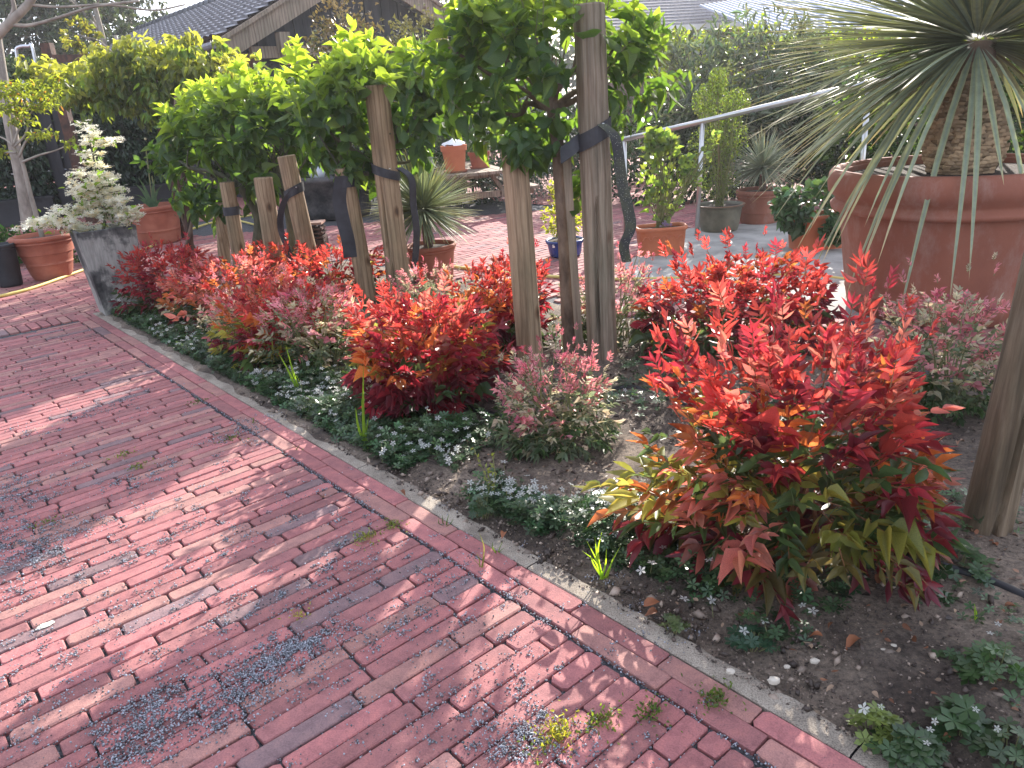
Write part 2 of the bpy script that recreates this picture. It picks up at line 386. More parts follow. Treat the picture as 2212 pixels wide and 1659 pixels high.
# ground sheet
g = MB(); g.add([(-250, -60, -.06), (250, -60, -.06), (250, 400, -.06), (-250, 400, -.06)], [(0, 1, 2, 3)])
setp(g.build('ground', JOINT), kind='structure')
# grit bed under the paving, and the far paving that is too distant to tell bricks apart
g = MB(); g.add([(-16, -4, -.012), (14, -4, -.012), (14, 26, -.012), (-16, 26, -.012)], [(0, 1, 2, 3)])
jo = setp(g.build('paving_bed', JOINT), kind='structure')

def brick_mesh(l, wd, h=.05, ch=.005, jit=0.0, seed=0):
    r = random.Random(seed); a, b = l / 2, wd / 2; c = ch
    def ringv(x, y, z, q): return [(sx * x + r.uniform(-q, q), sy * y + r.uniform(-q, q), z + r.uniform(-q, q) * .4) for sx, sy in ((-1, -1), (1, -1), (1, 1), (-1, 1))]
    cc = min(random.choice((.004, .005, .006, .009)), b * .4)
    def oct_(x, y, z, k, q):
        return [(sx + r.uniform(-q, q), sy + r.uniform(-q, q), z + r.uniform(-q, q) * .3) for sx, sy in ((-x + k, -y), (x - k, -y), (x, -y + k), (x, y - k), (x - k, y), (-x + k, y), (-x, y - k), (-x, -y + k))]
    V = oct_(a, b, -h, cc, 0) + oct_(a, b, -c, cc, jit) + oct_(a - c, b - c, 0, cc, jit)
    F = [(i, (i + 1) % 8, 8 + (i + 1) % 8, 8 + i) for i in range(8)] + [(8 + i, 8 + (i + 1) % 8, 16 + (i + 1) % 8, 16 + i) for i in range(8)] + [tuple(16 + i for i in range(8))]
    return V, F
BT = [brick_mesh(1, 1, seed=0)] 
def brick_col(dark=.1):
    t = random.random()
    if t < dark * .7: c = np.array((.22, .13, .13))
    elif t < .3: c = np.array((.35, .165, .14))
    elif t < .62: c = np.array((.30, .115, .11))
    else: c = np.array((.365, .13, .125))
    return c * random.uniform(.88, 1.2) * np.array((1.02, 1.06, 1.08))
bm_cache = {}
def brick_obj(c, l, wd, rot, col, parent, tilt=.006):
    key = (round(l, 2), round(wd, 3), random.randrange(4))
    if key not in bm_cache:
        V, F = brick_mesh(key[0], key[1], ch=.0028, jit=.0014, seed=len(bm_cache) + 5)
        me = nmesh('brick', V, F, np.ones((len(V), 3))); me.materials.append(BRICK); bm_cache[key] = me
    o = bpy.data.objects.new('brick', bm_cache[key]); o.parent = parent; o.location = c
    o.rotation_euler = (random.uniform(-tilt, tilt) * 1.5, random.uniform(-tilt, tilt), rot + random.uniform(-.006, .006) + (math.pi if random.random() < .5 else 0))
    o.scale = (l / key[0], wd / key[1], 1)
    o.color = (*[float(q) for q in col], 1); COL.objects.link(o); return o
def brick_field(name, items, parent):
    """items: (centre, length, width, rotation, colour) -> one mesh"""
    vs = []; fs = []; cs = []; k = 0
    for (c, l, wd, rot, col) in items:
        V, F = brick_mesh(l, wd, ch=.0024, jit=.0012, seed=random.randrange(9999)); V = np.array(V)
        ca, sa = math.cos(rot), math.sin(rot); tx, ty = random.uniform(-.01, .01), random.uniform(-.025, .025)
        Z = V[:, 2] + V[:, 0] * tx + V[:, 1] * ty
        vs.append(np.stack([c[0] + V[:, 0] * ca - V[:, 1] * sa, c[1] + V[:, 0] * sa + V[:, 1] * ca, c[2] + Z], 1))
        fs += [tuple(i + k for i in f) for f in F]; cs.append(np.repeat(col[None], len(V), 0)); k += len(V)
    me = nmesh(name, np.concatenate(vs), fs, np.concatenate(cs)); o = link(name, me, BRICK, parent); o['kind'] = 'stuff'; return o
ROT_N = math.atan2(EN[1], EN[0]); ROT_S = math.atan2(E1[1], E1[0])

# brick path: courses run across the path
path = bpy.data.objects.new('brick_path', None); COL.objects.link(path); path['kind'] = 'structure'
BL, BP = .268, .0555
items = []
s = -3.2; row = 0; ROWS = []
def pitch(s): return float(np.interp(s, (-.4, 1.4), (.0555, .0455)))
while s < S_END - .12:
    BP = pitch(s); BL = BP * 4.8; ROWS.append(s + BP / 2)
    lim = -.125 + random.uniform(-.006, .006)
    x = lim - (random.choice((.12, .2, .27)) if row % 2 else random.choice((.06, .134)) )
    hi = lim; lo = x
    while hi > -4.2:
        l = hi - lo - .0065
        if l > .03:
            dz = random.uniform(-.0025, .0015)
            items.append((K(s, (hi + lo) / 2, dz), l, BP - random.uniform(.0028, .0055), ROT_N, brick_col()))
        hi = lo; lo = hi - BL * random.choice((1, 1, 1, 1, .97, 1.03))
    s += BP; row += 1
def vis_score(c):
    v = c - EYE; z = v @ FW
    if z < .1: return 9e9
    px = 1106 + FPX * (v @ RT) / z; py = 829.5 + FPX * (v @ DN) / z
    inside = -60 < px < 2270 and -40 < py < 1720
    return z if inside else 9e8 + z
items.sort(key=lambda it: vis_score(it[0]))
for c, l, wd, rot, col in items[:300]: brick_obj(c, l, wd, rot, col, path)
brick_field('brick_field', items[300:], path)
# border rows and concrete kerb strip
bord = bpy.data.objects.new('brick_border', None); COL.objects.link(bord); bord['kind'] = 'structure'
for r_ in (0, 1):
    s = -3.2 + r_ * .13
    while s < S_END:
        l = random.choice((.25, .26, .235, .27))
        if sn(K(s + l / 2, -.03))[0] < S_END:
            brick_obj(K(s + l / 2, -.034 - .056 * r_ + random.uniform(-.002, .002), .002 + (.002 if r_ == 0 else 0)), l - .004, .0535, ROT_S, brick_col(.03), bord, .004)
        s += l
kb = bpy.data.objects.new('kerb', None); COL.objects.link(kb); kb['kind'] = 'structure'
for i in range(8):
    a, b = -3.2 + i * .9, -3.2 + (i + 1) * .9 - .004
    V = []; N = 18
    for j in range(N + 1):
        s_ = a + (b - a) * j / N; e_ = .004 * math.sin(j * 2.3 + i) + random.uniform(-.003, .003)
        for n_, z_ in ((-.004, -.06), (-.004, .001), (.0, .004), (.052 + e_, .004), (.062 + e_, -.004), (.066, -.06)): V.append(K(s_, n_, z_))
    F = [(j * 6 + k, j * 6 + k + 1, (j + 1) * 6 + k + 1, (j + 1) * 6 + k) for j in range(N) for k in range(5)]
    m_ = MB().add(V, F); m_.build('kerb_strip', KERB, kb)
# soil bed
NS, NN = 150, 60; V = []; F = []
rr = np.random.default_rng(3)
hgt = rr.normal(0, 1, (NS + 1, NN + 1))
for _ in range(2): hgt = (hgt + np.roll(hgt, 1, 0) + np.roll(hgt, 1, 1) + np.roll(hgt, -1, 0) + np.roll(hgt, -1, 1)) / 5
for i in range(NS + 1):
    for j in range(NN + 1):
        n_ = .06 + (BED_W - .06) * j / NN; s_ = -3.2 + (S_END + 3.2) * i / NS
        if j == 0:
            n_ = .050 if s_ < .3 else .034 + .022 * math.sin(s_ * 7) * math.sin(s_ * 17 + 1) + .004 * hgt[i, 3]
            z = -.004 if s_ < .3 else .004; V.append(K(s_, n_, z)); continue
        if j == 1 and s_ > .3: V.append(K(s_, .06, .011 + .004 * hgt[i, j])); continue
        z = -.012 + .035 * min(1, (n_ - .06) / .25) * min(1, (BED_W - n_) / .12 + .1) + .012 * hgt[i, j]
        V.append(K(s_, n_, z))
F = [(i * (NN + 1) + j, i * (NN + 1) + j + 1, (i + 1) * (NN + 1) + j + 1, (i + 1) * (NN + 1) + j) for i in range(NS) for j in range(NN)]
setp(MB().add(V, F).build('soil_bed', SOIL, smooth=True), kind='structure')

# plaza paving beyond the bed and to the left
plaza = bpy.data.objects.new('plaza_paving', None); COL.objects.link(plaza); plaza['kind'] = 'structure'
items = []; row = 0; s = S_END + .21
SLABP = [G(1345, 575), G(1475, 497), G(1905, 462), G(1960, 700), G(1420, 650)]
def inpoly(p, poly):
    c = False; n = len(poly)
    for i in range(n):
        a, b = poly[i], poly[(i + 1) % n]
        if (a[1] > p[1]) != (b[1] > p[1]) and p[0] < (b[0] - a[0]) * (p[1] - a[1]) / (b[1] - a[1]) + a[0]: c = not c
    return c
def plaza_ok(c):
    return vis_score(c) < 8.6 and not inpoly(c, SLABP)
for i in range(60):                       # soldier course along the edge of the path
    c = K(S_END + .07, -3.5 + i * .062 + .03)
    if c is not None and -3.5 + i * .062 < .05: items.append((c, .2, .054, ROT_S, brick_col(.02) * 1.08))
s = S_END + .21
while s < 12:
    n_ = -4.5 + (.11 if row % 2 else 0)
    while n_ < 9:
        c = K(s, n_ + .105)
        if plaza_ok(c): items.append((c, .204, .062, ROT_N, brick_col(.05)))
        n_ += .212
    s += .07; row += 1
s = -2.0; row = 0
while s < S_END + .18:
    n_ = BED_W + (.12 if row % 2 else 0.02)
    while n_ < 8:
        c = K(s, n_ + .105)
        if plaza_ok(c): items.append((c, .204, .062, ROT_N, brick_col(.05)))
        n_ += .212
    s += .07; row += 1
brick_field('paving_bricks', items, plaza)
m, n, p, o_ = newmat('far_brick_paving')
bt = n.nodes.new('ShaderNodeTexBrick'); t = n.nodes.new('ShaderNodeTexCoord'); q = n.nodes.new('ShaderNodeMapping'); q.inputs['Rotation'].default_value = (0, 0, -ROT_N)
n.links.new(t.outputs['Object'], q.inputs[0]); n.links.new(q.outputs[0], bt.inputs['Vector'])
bt.inputs['Color1'].default_value = (.44, .17, .14, 1); bt.inputs['Color2'].default_value = (.36, .14, .12, 1); bt.inputs['Mortar'].default_value = (.08, .07, .07, 1)
bt.inputs['Scale'].default_value = 1; bt.inputs['Brick Width'].default_value = .212; bt.inputs['Row Height'].default_value = .07; bt.inputs['Mortar Size'].default_value = .006
n.links.new(mix(n, bt.outputs[0], ramp(n, tex(n, 'noise', 1.5, 6, .7), [(.35, (.6, .6, .62)), (.65, (1.15, 1.1, 1.1))]), 1.0, 'MULTIPLY'), p.inputs['Base Color']); p.inputs['Roughness'].default_value = .85
FARB = m
far = MB()
far.add([K(S_END + 4.4, -9, -.006), K(S_END + 4.4, 14, -.006), K(22, 14, -.006), K(22, -9, -.006)], [(0, 1, 2, 3)])
far.add([K(-3, 5.2, -.0045), K(-3, 14, -.0045), K(S_END + 4.4, 14, -.0045), K(S_END + 4.4, 5.2, -.0045)], [(0, 1, 2, 3)])
far.add([K(S_END + .3, -14, -.005), K(S_END + .3, -3.5, -.005), K(S_END + 4.4, -3.5, -.005), K(S_END + 4.4, -14, -.005)], [(0, 1, 2, 3)])
setp(far.build('far_paving', FARB), kind='structure')
# concrete slab
slab = MB(); n5 = len(SLABP)
slab.add([(p_[0], p_[1], .012) for p_ in SLABP] + [(p_[0], p_[1], -.05) for p_ in SLABP], [tuple(range(n5))] + [(i, n5 + i, n5 + (i + 1) % n5, (i + 1) % n5) for i in range(n5)])
setp(slab.build('concrete_slab', SLAB), kind='structure')

# ------------------------------------------------------------------ stakes, trunks, straps
def post_mesh(B, T, r0, r1, seed, groove=None, name='timber_stake', mat=STAKE, parent=None, nseg=40, rows=26, rough=.012, cut=0.0):
    r = random.Random(seed); B = np.array(B, float); T = np.array(T, float); d = unit(T - B)
    x = unit(np.cross(d, (0, 1, 0.01))); x = unit(x - d * (x @ d)); y = np.cross(d, x)
    # y points away from the camera side or towards it
    V = []
    ph = [r.uniform(0, 6.28) for _ in range(6)]
    for i in range(rows + 1):
        t = i / rows; c = B + (T - B) * t; rad = r0 + (r1 - r0) * t
        for k in range(nseg):
            a = 2 * math.pi * k / nseg
            q = 1 + rough * (math.sin(2 * a + ph[0] + 1.3 * t) + .7 * math.sin(3 * a + ph[1] - 2 * t) + .5 * math.sin(9 * t + ph[2] + a))
            if groove:
                for (ga, gw, gd, t0, t1) in groove:
                    if t0 < t < t1:
                        da = (a - (ga + .10 * math.sin(7 * t + ph[3])) + math.pi) % (2 * math.pi) - math.pi
                        if abs(da) < gw: q *= 1 - gd * (1 - abs(da) / gw)
            zc = cut * math.cos(a) if i == rows else 0
            V.append(c + (x * math.cos(a) + y * math.sin(a)) * rad * q + d * zc)
    F = [(i * nseg + k, i * nseg + (k + 1) % nseg, (i + 1) * nseg + (k + 1) % nseg, (i + 1) * nseg + k) for i in range(rows) for k in range(nseg)]
    # bevelled top
    top = len(V); c = T + d * .006
    for k in range(nseg): V.append(c + (np.array(V[rows * nseg + k]) - T) * .93)
    F += [(rows * nseg + k, rows * nseg + (k + 1) % nseg, top + (k + 1) % nseg, top + k) for k in range(nseg)] + [tuple(top + k for k in range(nseg))]
    m_ = MB().add(V, F); return m_.build(name, mat, parent, smooth=False)
def camang(B):     # polar angle (in the post's own x,y frame) that faces the camera: y axis of post_mesh is about -world y
    return math.pi / 2
def stake(bpx, tpx, r0, r1, seed, label, groove=None, mat=STAKE, bz=0.0, lean=0.0):
    B = G(*bpx); T = D(tpx[0], tpx[1], B[1] + lean); B2 = B + (B - T) * .06
    t = thing('timber_stake', B, label, 'stake', 'timber tree stakes in the flower bed')
    o = post_mesh(B2, T, r0, r1, seed, groove, 'post', mat, t)
    return t, B, T
def strap_strip(pts, wid, side, th, name, mat, parent):
    """ribbon through pts, width along 'side' vectors."""
    P = curve(pts, 6); V = []; F = []; N = len(P)
    for i, p in enumerate(P):
        s_ = np.array(side if not callable(side) else side(i / (N - 1)), float); s_ = unit(s_)
        dd = unit(P[min(i + 1, N - 1)] - P[max(i - 1, 0)]); nn = unit(np.cross(dd, s_)); wv = wid if not callable(wid) else wid(i / (N - 1))
        for a, b in ((-1, -1), (1, -1), (1, 1), (-1, 1)): V.append(p + s_ * wv / 2 * a + nn * th / 2 * b)
    for i in range(N - 1):
        for k in range(4): F.append((i * 4 + k, i * 4 + (k + 1) % 4, (i + 1) * 4 + (k + 1) % 4, (i + 1) * 4 + k))
    F += [(3, 2, 1, 0), tuple((N - 1) * 4 + k for k in range(4))]
    return MB().add(V, F).build(name, mat, parent, smooth=False)
def band(C, r, hgt_, tilt, name, mat, parent, a0=0, a1=2 * math.pi, axis=(0, 0, 1), th=.004):
    """belt around a post, tilted."""
    N = 30; V = []; F = []
    for i in range(N + 1):
        a = a0 + (a1 - a0) * i / N
        dz = tilt * math.cos(a)
        for rr_, zz in ((r, -hgt_ / 2), (r + th, -hgt_ / 2), (r + th, hgt_ / 2), (r, hgt_ / 2)):
            V.append(np.array(C) + (math.cos(a) * rr_, math.sin(a) * rr_, dz + zz))
    for i in range(N):
        for k in range(4): F.append((i * 4 + k, i * 4 + (k + 1) % 4, (i + 1) * 4 + (k + 1) % 4, (i + 1) * 4 + k))
    return MB().add(V, F).build(name, mat, parent, smooth=False)
fr = -math.pi / 2
stakes = {}
GR = lambda a, w_=.10, d_=.35, t0=0., t1=1.: (a, w_, d_, t0, t1)
stakes[1] = stake((487, 592), (477, 440), .050, .047, 1, 'short timber stake farthest from the camera, its top hidden in leaves beside the twisted stem')
stakes[2] = stake((527, 612), (490, 395), .055, .052, 2, 'timber stake wrapped in one flat black band, farthest of the strapped stakes')
stakes[3] = stake((604, 622), (568, 385), .068, .065, 3, 'pale timber stake just left of the one with the sawn top and grey strap')
stakes[4] = stake((683, 622), (618, 338), .067, .062, 4, 'timber stake with bare sawn top and a grey strap folded round it')
stakes[5] = stake((797, 655), (742, 365), .060, .058, 5, 'timber stake with a wide black rubber strip hanging down its left side')
stakes[6] = stake((868, 655), (812, 186), .078, .072, 6, 'long cracked timber stake between the wide hanging strip and the potted yucca', [GR(math.pi / 2 - .35, .12, .4, .0, .62)])
stakes[7] = stake((1148, 800), (1110, 322), .060, .056, 7, 'smooth greenish timber stake with leaves over its top, left of the rough trunk')
stakes[8] = stake((1302, 780), (1272, 12), .070, .064, 8, 'tallest grey timber stake with a split front and black strap, right of the rough trunk', [GR(math.pi / 2 - .3, .12, .5, .0, .52), GR(math.pi / 2 + .75, .07, .3, .1, .9)], STAKEG)
stakes[9] = stake((2128, 1150), (2290, 480), .060, .058, 9, 'thick leaning timber stake at the right edge in front of the huge pot', [GR(math.pi / 2 - .25, .12, .4, .0, 1.), GR(math.pi / 2 + .5, .08, .25, 0, .5)], STAKED)

def on(k, y):      # point on the axis of stake k at picture row y
    _, B, T = stakes[k]
    best = min((abs(proj(B + (T - B) * t)[1] - y), t) for t in np.linspace(0, 1, 200)); return B + (T - B) * best[1]
def proj(P):
    v = np.array(P) - EYE; z = v @ FW; return np.array([1106 + FPX * (v @ RT) / z, 829.5 + FPX * (v @ DN) / z])
def strap(k, y, r, h_, tilt, tail, wid, label, mat=RUBBER, tside=(1, .15, 0), knot=None):
    C = on(k, y); t = thing('tree_strap', C, label, 'tree strap', 'rubber tree straps on the stakes')
    band(C, r + .003, h_, tilt, 'band', mat, t)
    if tail:
        pts = [D(px, py, C[1] - dy) for px, py, dy in tail]
        strap_strip(pts, wid, tside, .004, 'tail', MOSSR if k == 8 else mat, t)
    if knot:
        kp = D(knot[0], knot[1], C[1] - r - .012)
        MB().lathe([(0, 0), (.005, 0), (.005, .004), (.0, .005)], kp, 10).build('nail', GALV, t)
    return t
strap(2, 455, .055, .062, 0, None, 0, 'flat black band round the stake nearest the twisted stem')
strap(4, 412, .066, .062, .03, [(640, 402, .07), (612, 440, .06), (606, 490, .03), (622, 540, .02), (628, 585, .03), (612, 625, .04)], .045, 'grey strap folded round the bare-topped stake, its mossy end hanging left', knot=(640, 405))
strap(5, 395, .062, .05, 0, [(738, 380, .07), (733, 430, .065), (742, 480, .065), (752, 520, .065), (757, 556, .065)], .085, 'wide black rubber strip hanging left of the stake behind the red shrubs')
strap(6, 372, .078, .055, -.03, [(862, 362, .09), (888, 385, .09), (893, 440, .085), (900, 500, .085), (897, 560, .08), (893, 600, .08)], .045, 'brown-black strap with a long thin end dropping beside the potted yucca', tside=(.8, .5, 0), knot=(842, 365))
strap(8, 290, .069, .072, .035, [(1300, 268, .085), (1330, 300, .09), (1342, 385, .085), (1356, 450, .085), (1362, 492, .085), (1348, 530, .09), (1354, 566, .085)], lambda t: .040 + .012 * math.sin(t * 3), 'black speckled strap on the tallest stake with a curling end hanging free', knot=(1303, 268))

# strap from stake 8 to the trunk beside it
def tree_trunk(bpx, tops, r0, parent, mat, seed=0, name='trunk'):
    B = G(*bpx); pts = [B - np.array([0, 0, .03])] + [D(x, y, B[1] + dy) for x, y, dy in tops]
    P = curve(pts, 6); N = len(P); r = random.Random(seed)
    rad = [r0 * (1.12 - .35 * i / (N - 1)) * (1 + r.uniform(-.06, .06)) for i in range(N)]
    m_ = MB().tube(P, rad, 14); return m_.build(name, mat, parent, smooth=True), B, P[-1]

# ------------------------------------------------------------------ standard trees
def crown_tree(label, bpx, tops, r0, cpx, cy, rx, rz, nshoot, npart, seed, leafL, bark, ext=None, ry=None, clear=(), **kw):
    B = G(*bpx)
    t = thing('ornamental_tree', B, label, 'tree', 'small standard trees tied to stakes')
    _, _, top = tree_trunk(bpx, tops, r0, t, bark, seed)
    rg = np.random.default_rng(seed); C = D(cpx[0], cpx[1], cy); ry = ry or rx * .85
    # limbs
    limbs = MB(); ends = []
    for i in range(9):
        a = 2 * math.pi * i / 9 + rg.uniform(-.3, .3); e = C + np.array([rx * .72 * math.cos(a), ry * .72 * math.sin(a), rz * rg.uniform(-.35, .35)])
        mid = (top + e) / 2 + rg.normal(0, .05, 3) + np.array([0, 0, -.03])
        P = curve([top - np.array([0, 0, .05]), top + (mid - top) * .5 + rg.normal(0, .025, 3), mid, e], 4)
        rad = np.linspace(r0 * .5, r0 * .16, len(P)) * rg.uniform(.85, 1.15, len(P)); limbs.tube(P, list(rad), 6); ends.append((mid, e))
        for j in range(3):
            q = P[len(P) // 2 + j]; e2 = q + np.array([rg.uniform(-.14, .14), rg.uniform(-.14, .14), rg.uniform(.06, .26)])
            limbs.tube(curve([q, (q + e2) / 2 + rg.normal(0, .02, 3), e2], 3), [r0 * .2, r0 * .18, r0 * .16, r0 * .13, r0 * .11, r0 * .09, r0 * .07], 5)
    limbs.build('limbs', bark, t, smooth=True)
    Ps, Ds, Ns, Ls, Ws, Cs = [], [], [], [], [], []
    sh = MB(); spurs = ext or []
    for i in range(nshoot + len(spurs)):
        if i < nshoot:
            u = rg.normal(0, 1, 3); u /= np.linalg.norm(u); rr_ = rg.uniform(.45, 1.0) ** .6
            if u[2] < -.2 and rg.random() < .45: u[2] = -u[2]
            p = C + u * np.array([rx, ry, rz]) * rr_
            hf = (p[2] - C[2]) / rz
        else:
            x_, y_, dy_ = spurs[i - nshoot]; p = D(x_, y_, cy + dy_); u = unit(p - C); hf = (p[2] - C[2]) / rz
        if i < nshoot and any(p[1] < q[1] + .10 and abs(p[0] - q[0] * p[1] / q[1]) < .115 and p[2] < q[2] + .02 for q in clear): continue
        out = unit(np.array([u[0], u[1], .15]) * (1 - max(0, hf) * .8) + np.array([0, 0, max(.1, .55 + hf * .9)]) + rg.normal(0, .18, 3))
        slen = rg.uniform(.05, .13) * (1.1 if hf > .3 else .8); npair = rg.integers(2, 5)
        base = p - out * slen; sh.tube([base, p], [.0028, .0018], 4, False)
        ax = unit(np.cross(out, rg.normal(0, 1, 3)))
        young = max(0., min(1., (hf - .05) * 1.15 + rg.normal(0, .2)))
        for j in range(npair + 1):
            q = base + (p - base) * (j / max(1, npair)); ang = rg.uniform(0, 3.1); f = j / npair
            ax2 = unit(ax * math.cos(ang) + np.cross(out, ax) * math.sin(ang))
            spread = (1.25 - .75 * f) if hf > -.2 else 1.4
            for sg in (-1, 1):
                dd = unit(out * math.cos(spread) + ax2 * sg * math.sin(spread) + np.array([0, 0, -.42 * (1 - f) * (1.1 - young) - (.5 if hf < -.3 else 0)]) + rg.normal(0, .13, 3))
                L_ = leafL * rg.uniform(.75, 1.15) * (1 - .42 * f)
                Ps.append(q); Ds.append(dd); nn = unit(out + rg.normal(0, .35, 3) + np.array([0, 0, .5])); Ns.append(nn); Ls.append(L_); Ws.append(L_ * rg.uniform(.23, .29))
                c0 = np.array((.08, .16, .06)); c1 = np.array((.42, .56, .13)); k_ = min(1, max(0, young * (.45 + .55 * f) + rg.normal(0, .12)))
                Cs.append((c0 * (1 - k_) + c1 * k_) * rg.uniform(.85, 1.15))
    sh.build('shoots', STEMG, t)['kind'] = 'stuff'
    arr = [np.array(a) for a in (Ps, Ds, Ns, Ls, Ws, Cs)]
    split_foliage(T_OVATE, 'ovate', arr, npart, LEAF, t)
    return t
t4 = crown_tree('largest small tree, big drooping leaves round the tallest grey stake', (1232, 772), [(1222, 560, 0), (1206, 330, 0), (1190, 210, .02)], .033, (1162, 128), 3.62, .56, .42, 235, 300, 41, .105, BARK,
    [(1085, 320, -.30), (1112, 318, -.36), (1140, 330, -.34), (1122, 285, -.35), (1100, 300, -.36), (1128, 310, -.37), (1070, 290, -.3), (1050, 250, -.1), (1020, 220, 0), (1262, 375, -.12), (1275, 395, -.13), (1290, 372, -.13), (1470, 160, -.1), (1440, 180, 0), (1490, 175, 0), (1415, 110, 0), (1430, 60, 0), (1400, 200, .1), (1410, 235, .1), (1350, 250, .2), (1370, 130, 0), (1330, 160, 0), (1340, 210, .1), (1385, 160, .1), (1380, 70, .1)], ry=.42, clear=[stakes[8][2]])
sl = MB(); b_ = G(1262, 775); sl.bar(b_ - np.array([.02, .02, .03]), D(1232, 330, b_[1]) + np.array([-.02, -.02, 0]), .036, .014, (0, 1, 0))
so = sl.build('support_lath', STAKEG); setp(so, 'thin grey wooden lath standing tight against the rough trunk', 'lath')
C8 = on(8, 300)
strap_strip([C8 + np.array([-.06, -.02, .0]), C8 + np.array([-.10, -.035, -.03]), C8 + np.array([-.15, -.03, -.06])], .07, (0, .25, 1), .004, 'band', RUBBER, bpy.data.objects[[o.name for o in bpy.data.objects if o.get('label', '').startswith('black speckled')][0]])
crown_tree('small tree with crown above the long cracked stake, in front of the dark gable', (850, 640), [(842, 560, 0), (836, 470, 0), (815, 360, .02)], .034, (800, 240), 5.15, .56, .42, 200, 300, 42, .135, BARKG,
    [(742, 368, -.27), (760, 375, -.28), (725, 360, -.25), (750, 350, -.27), (700, 330, -.1), (690, 300, 0), (800, 80, 0), (760, 60, 0), (735, 85, 0), (930, 120, 0), (960, 150, 0), (900, 170, 0), (980, 210, 0), (640, 110, 0), (880, 100, .1), (950, 200, 0), (925, 250, 0), (600, 175, .1)], ry=.5, clear=[stakes[6][2]])
crown_tree('small leafy tree over the stake with the bare sawn top', (632, 605), [(630, 520, 0), (622, 450, 0), (600, 370, .02)], .034, (570, 275), 6.0, .50, .45, 150, 200, 43, .14, BARKG,
    [(566, 392, -.32), (585, 398, -.32), (550, 385, -.3), (575, 375, -.3), (560, 130, 0), (640, 150, 0), (480, 175, 0), (530, 160, 0), (640, 90, 0), (615, 120, 0)])
crown_tree('leafy tree farthest along the row, with low drooping branches at left', (560, 596), [(556, 540, 0), (560, 470, 0), (520, 400, .02)], .05, (468, 335), 6.55, .52, .56, 170, 200, 44, .14, BARKG,
    [(488, 400, -.6), (500, 405, -.6), (475, 445, -.3), (335, 325, 0), (350, 345, 0), (305, 350, -.1), (420, 190, 0), (450, 180, 0), (395, 240, 0), (365, 275, 0), (430, 415, 0), (470, 440, 0), (395, 400, 0), (500, 430, 0)])

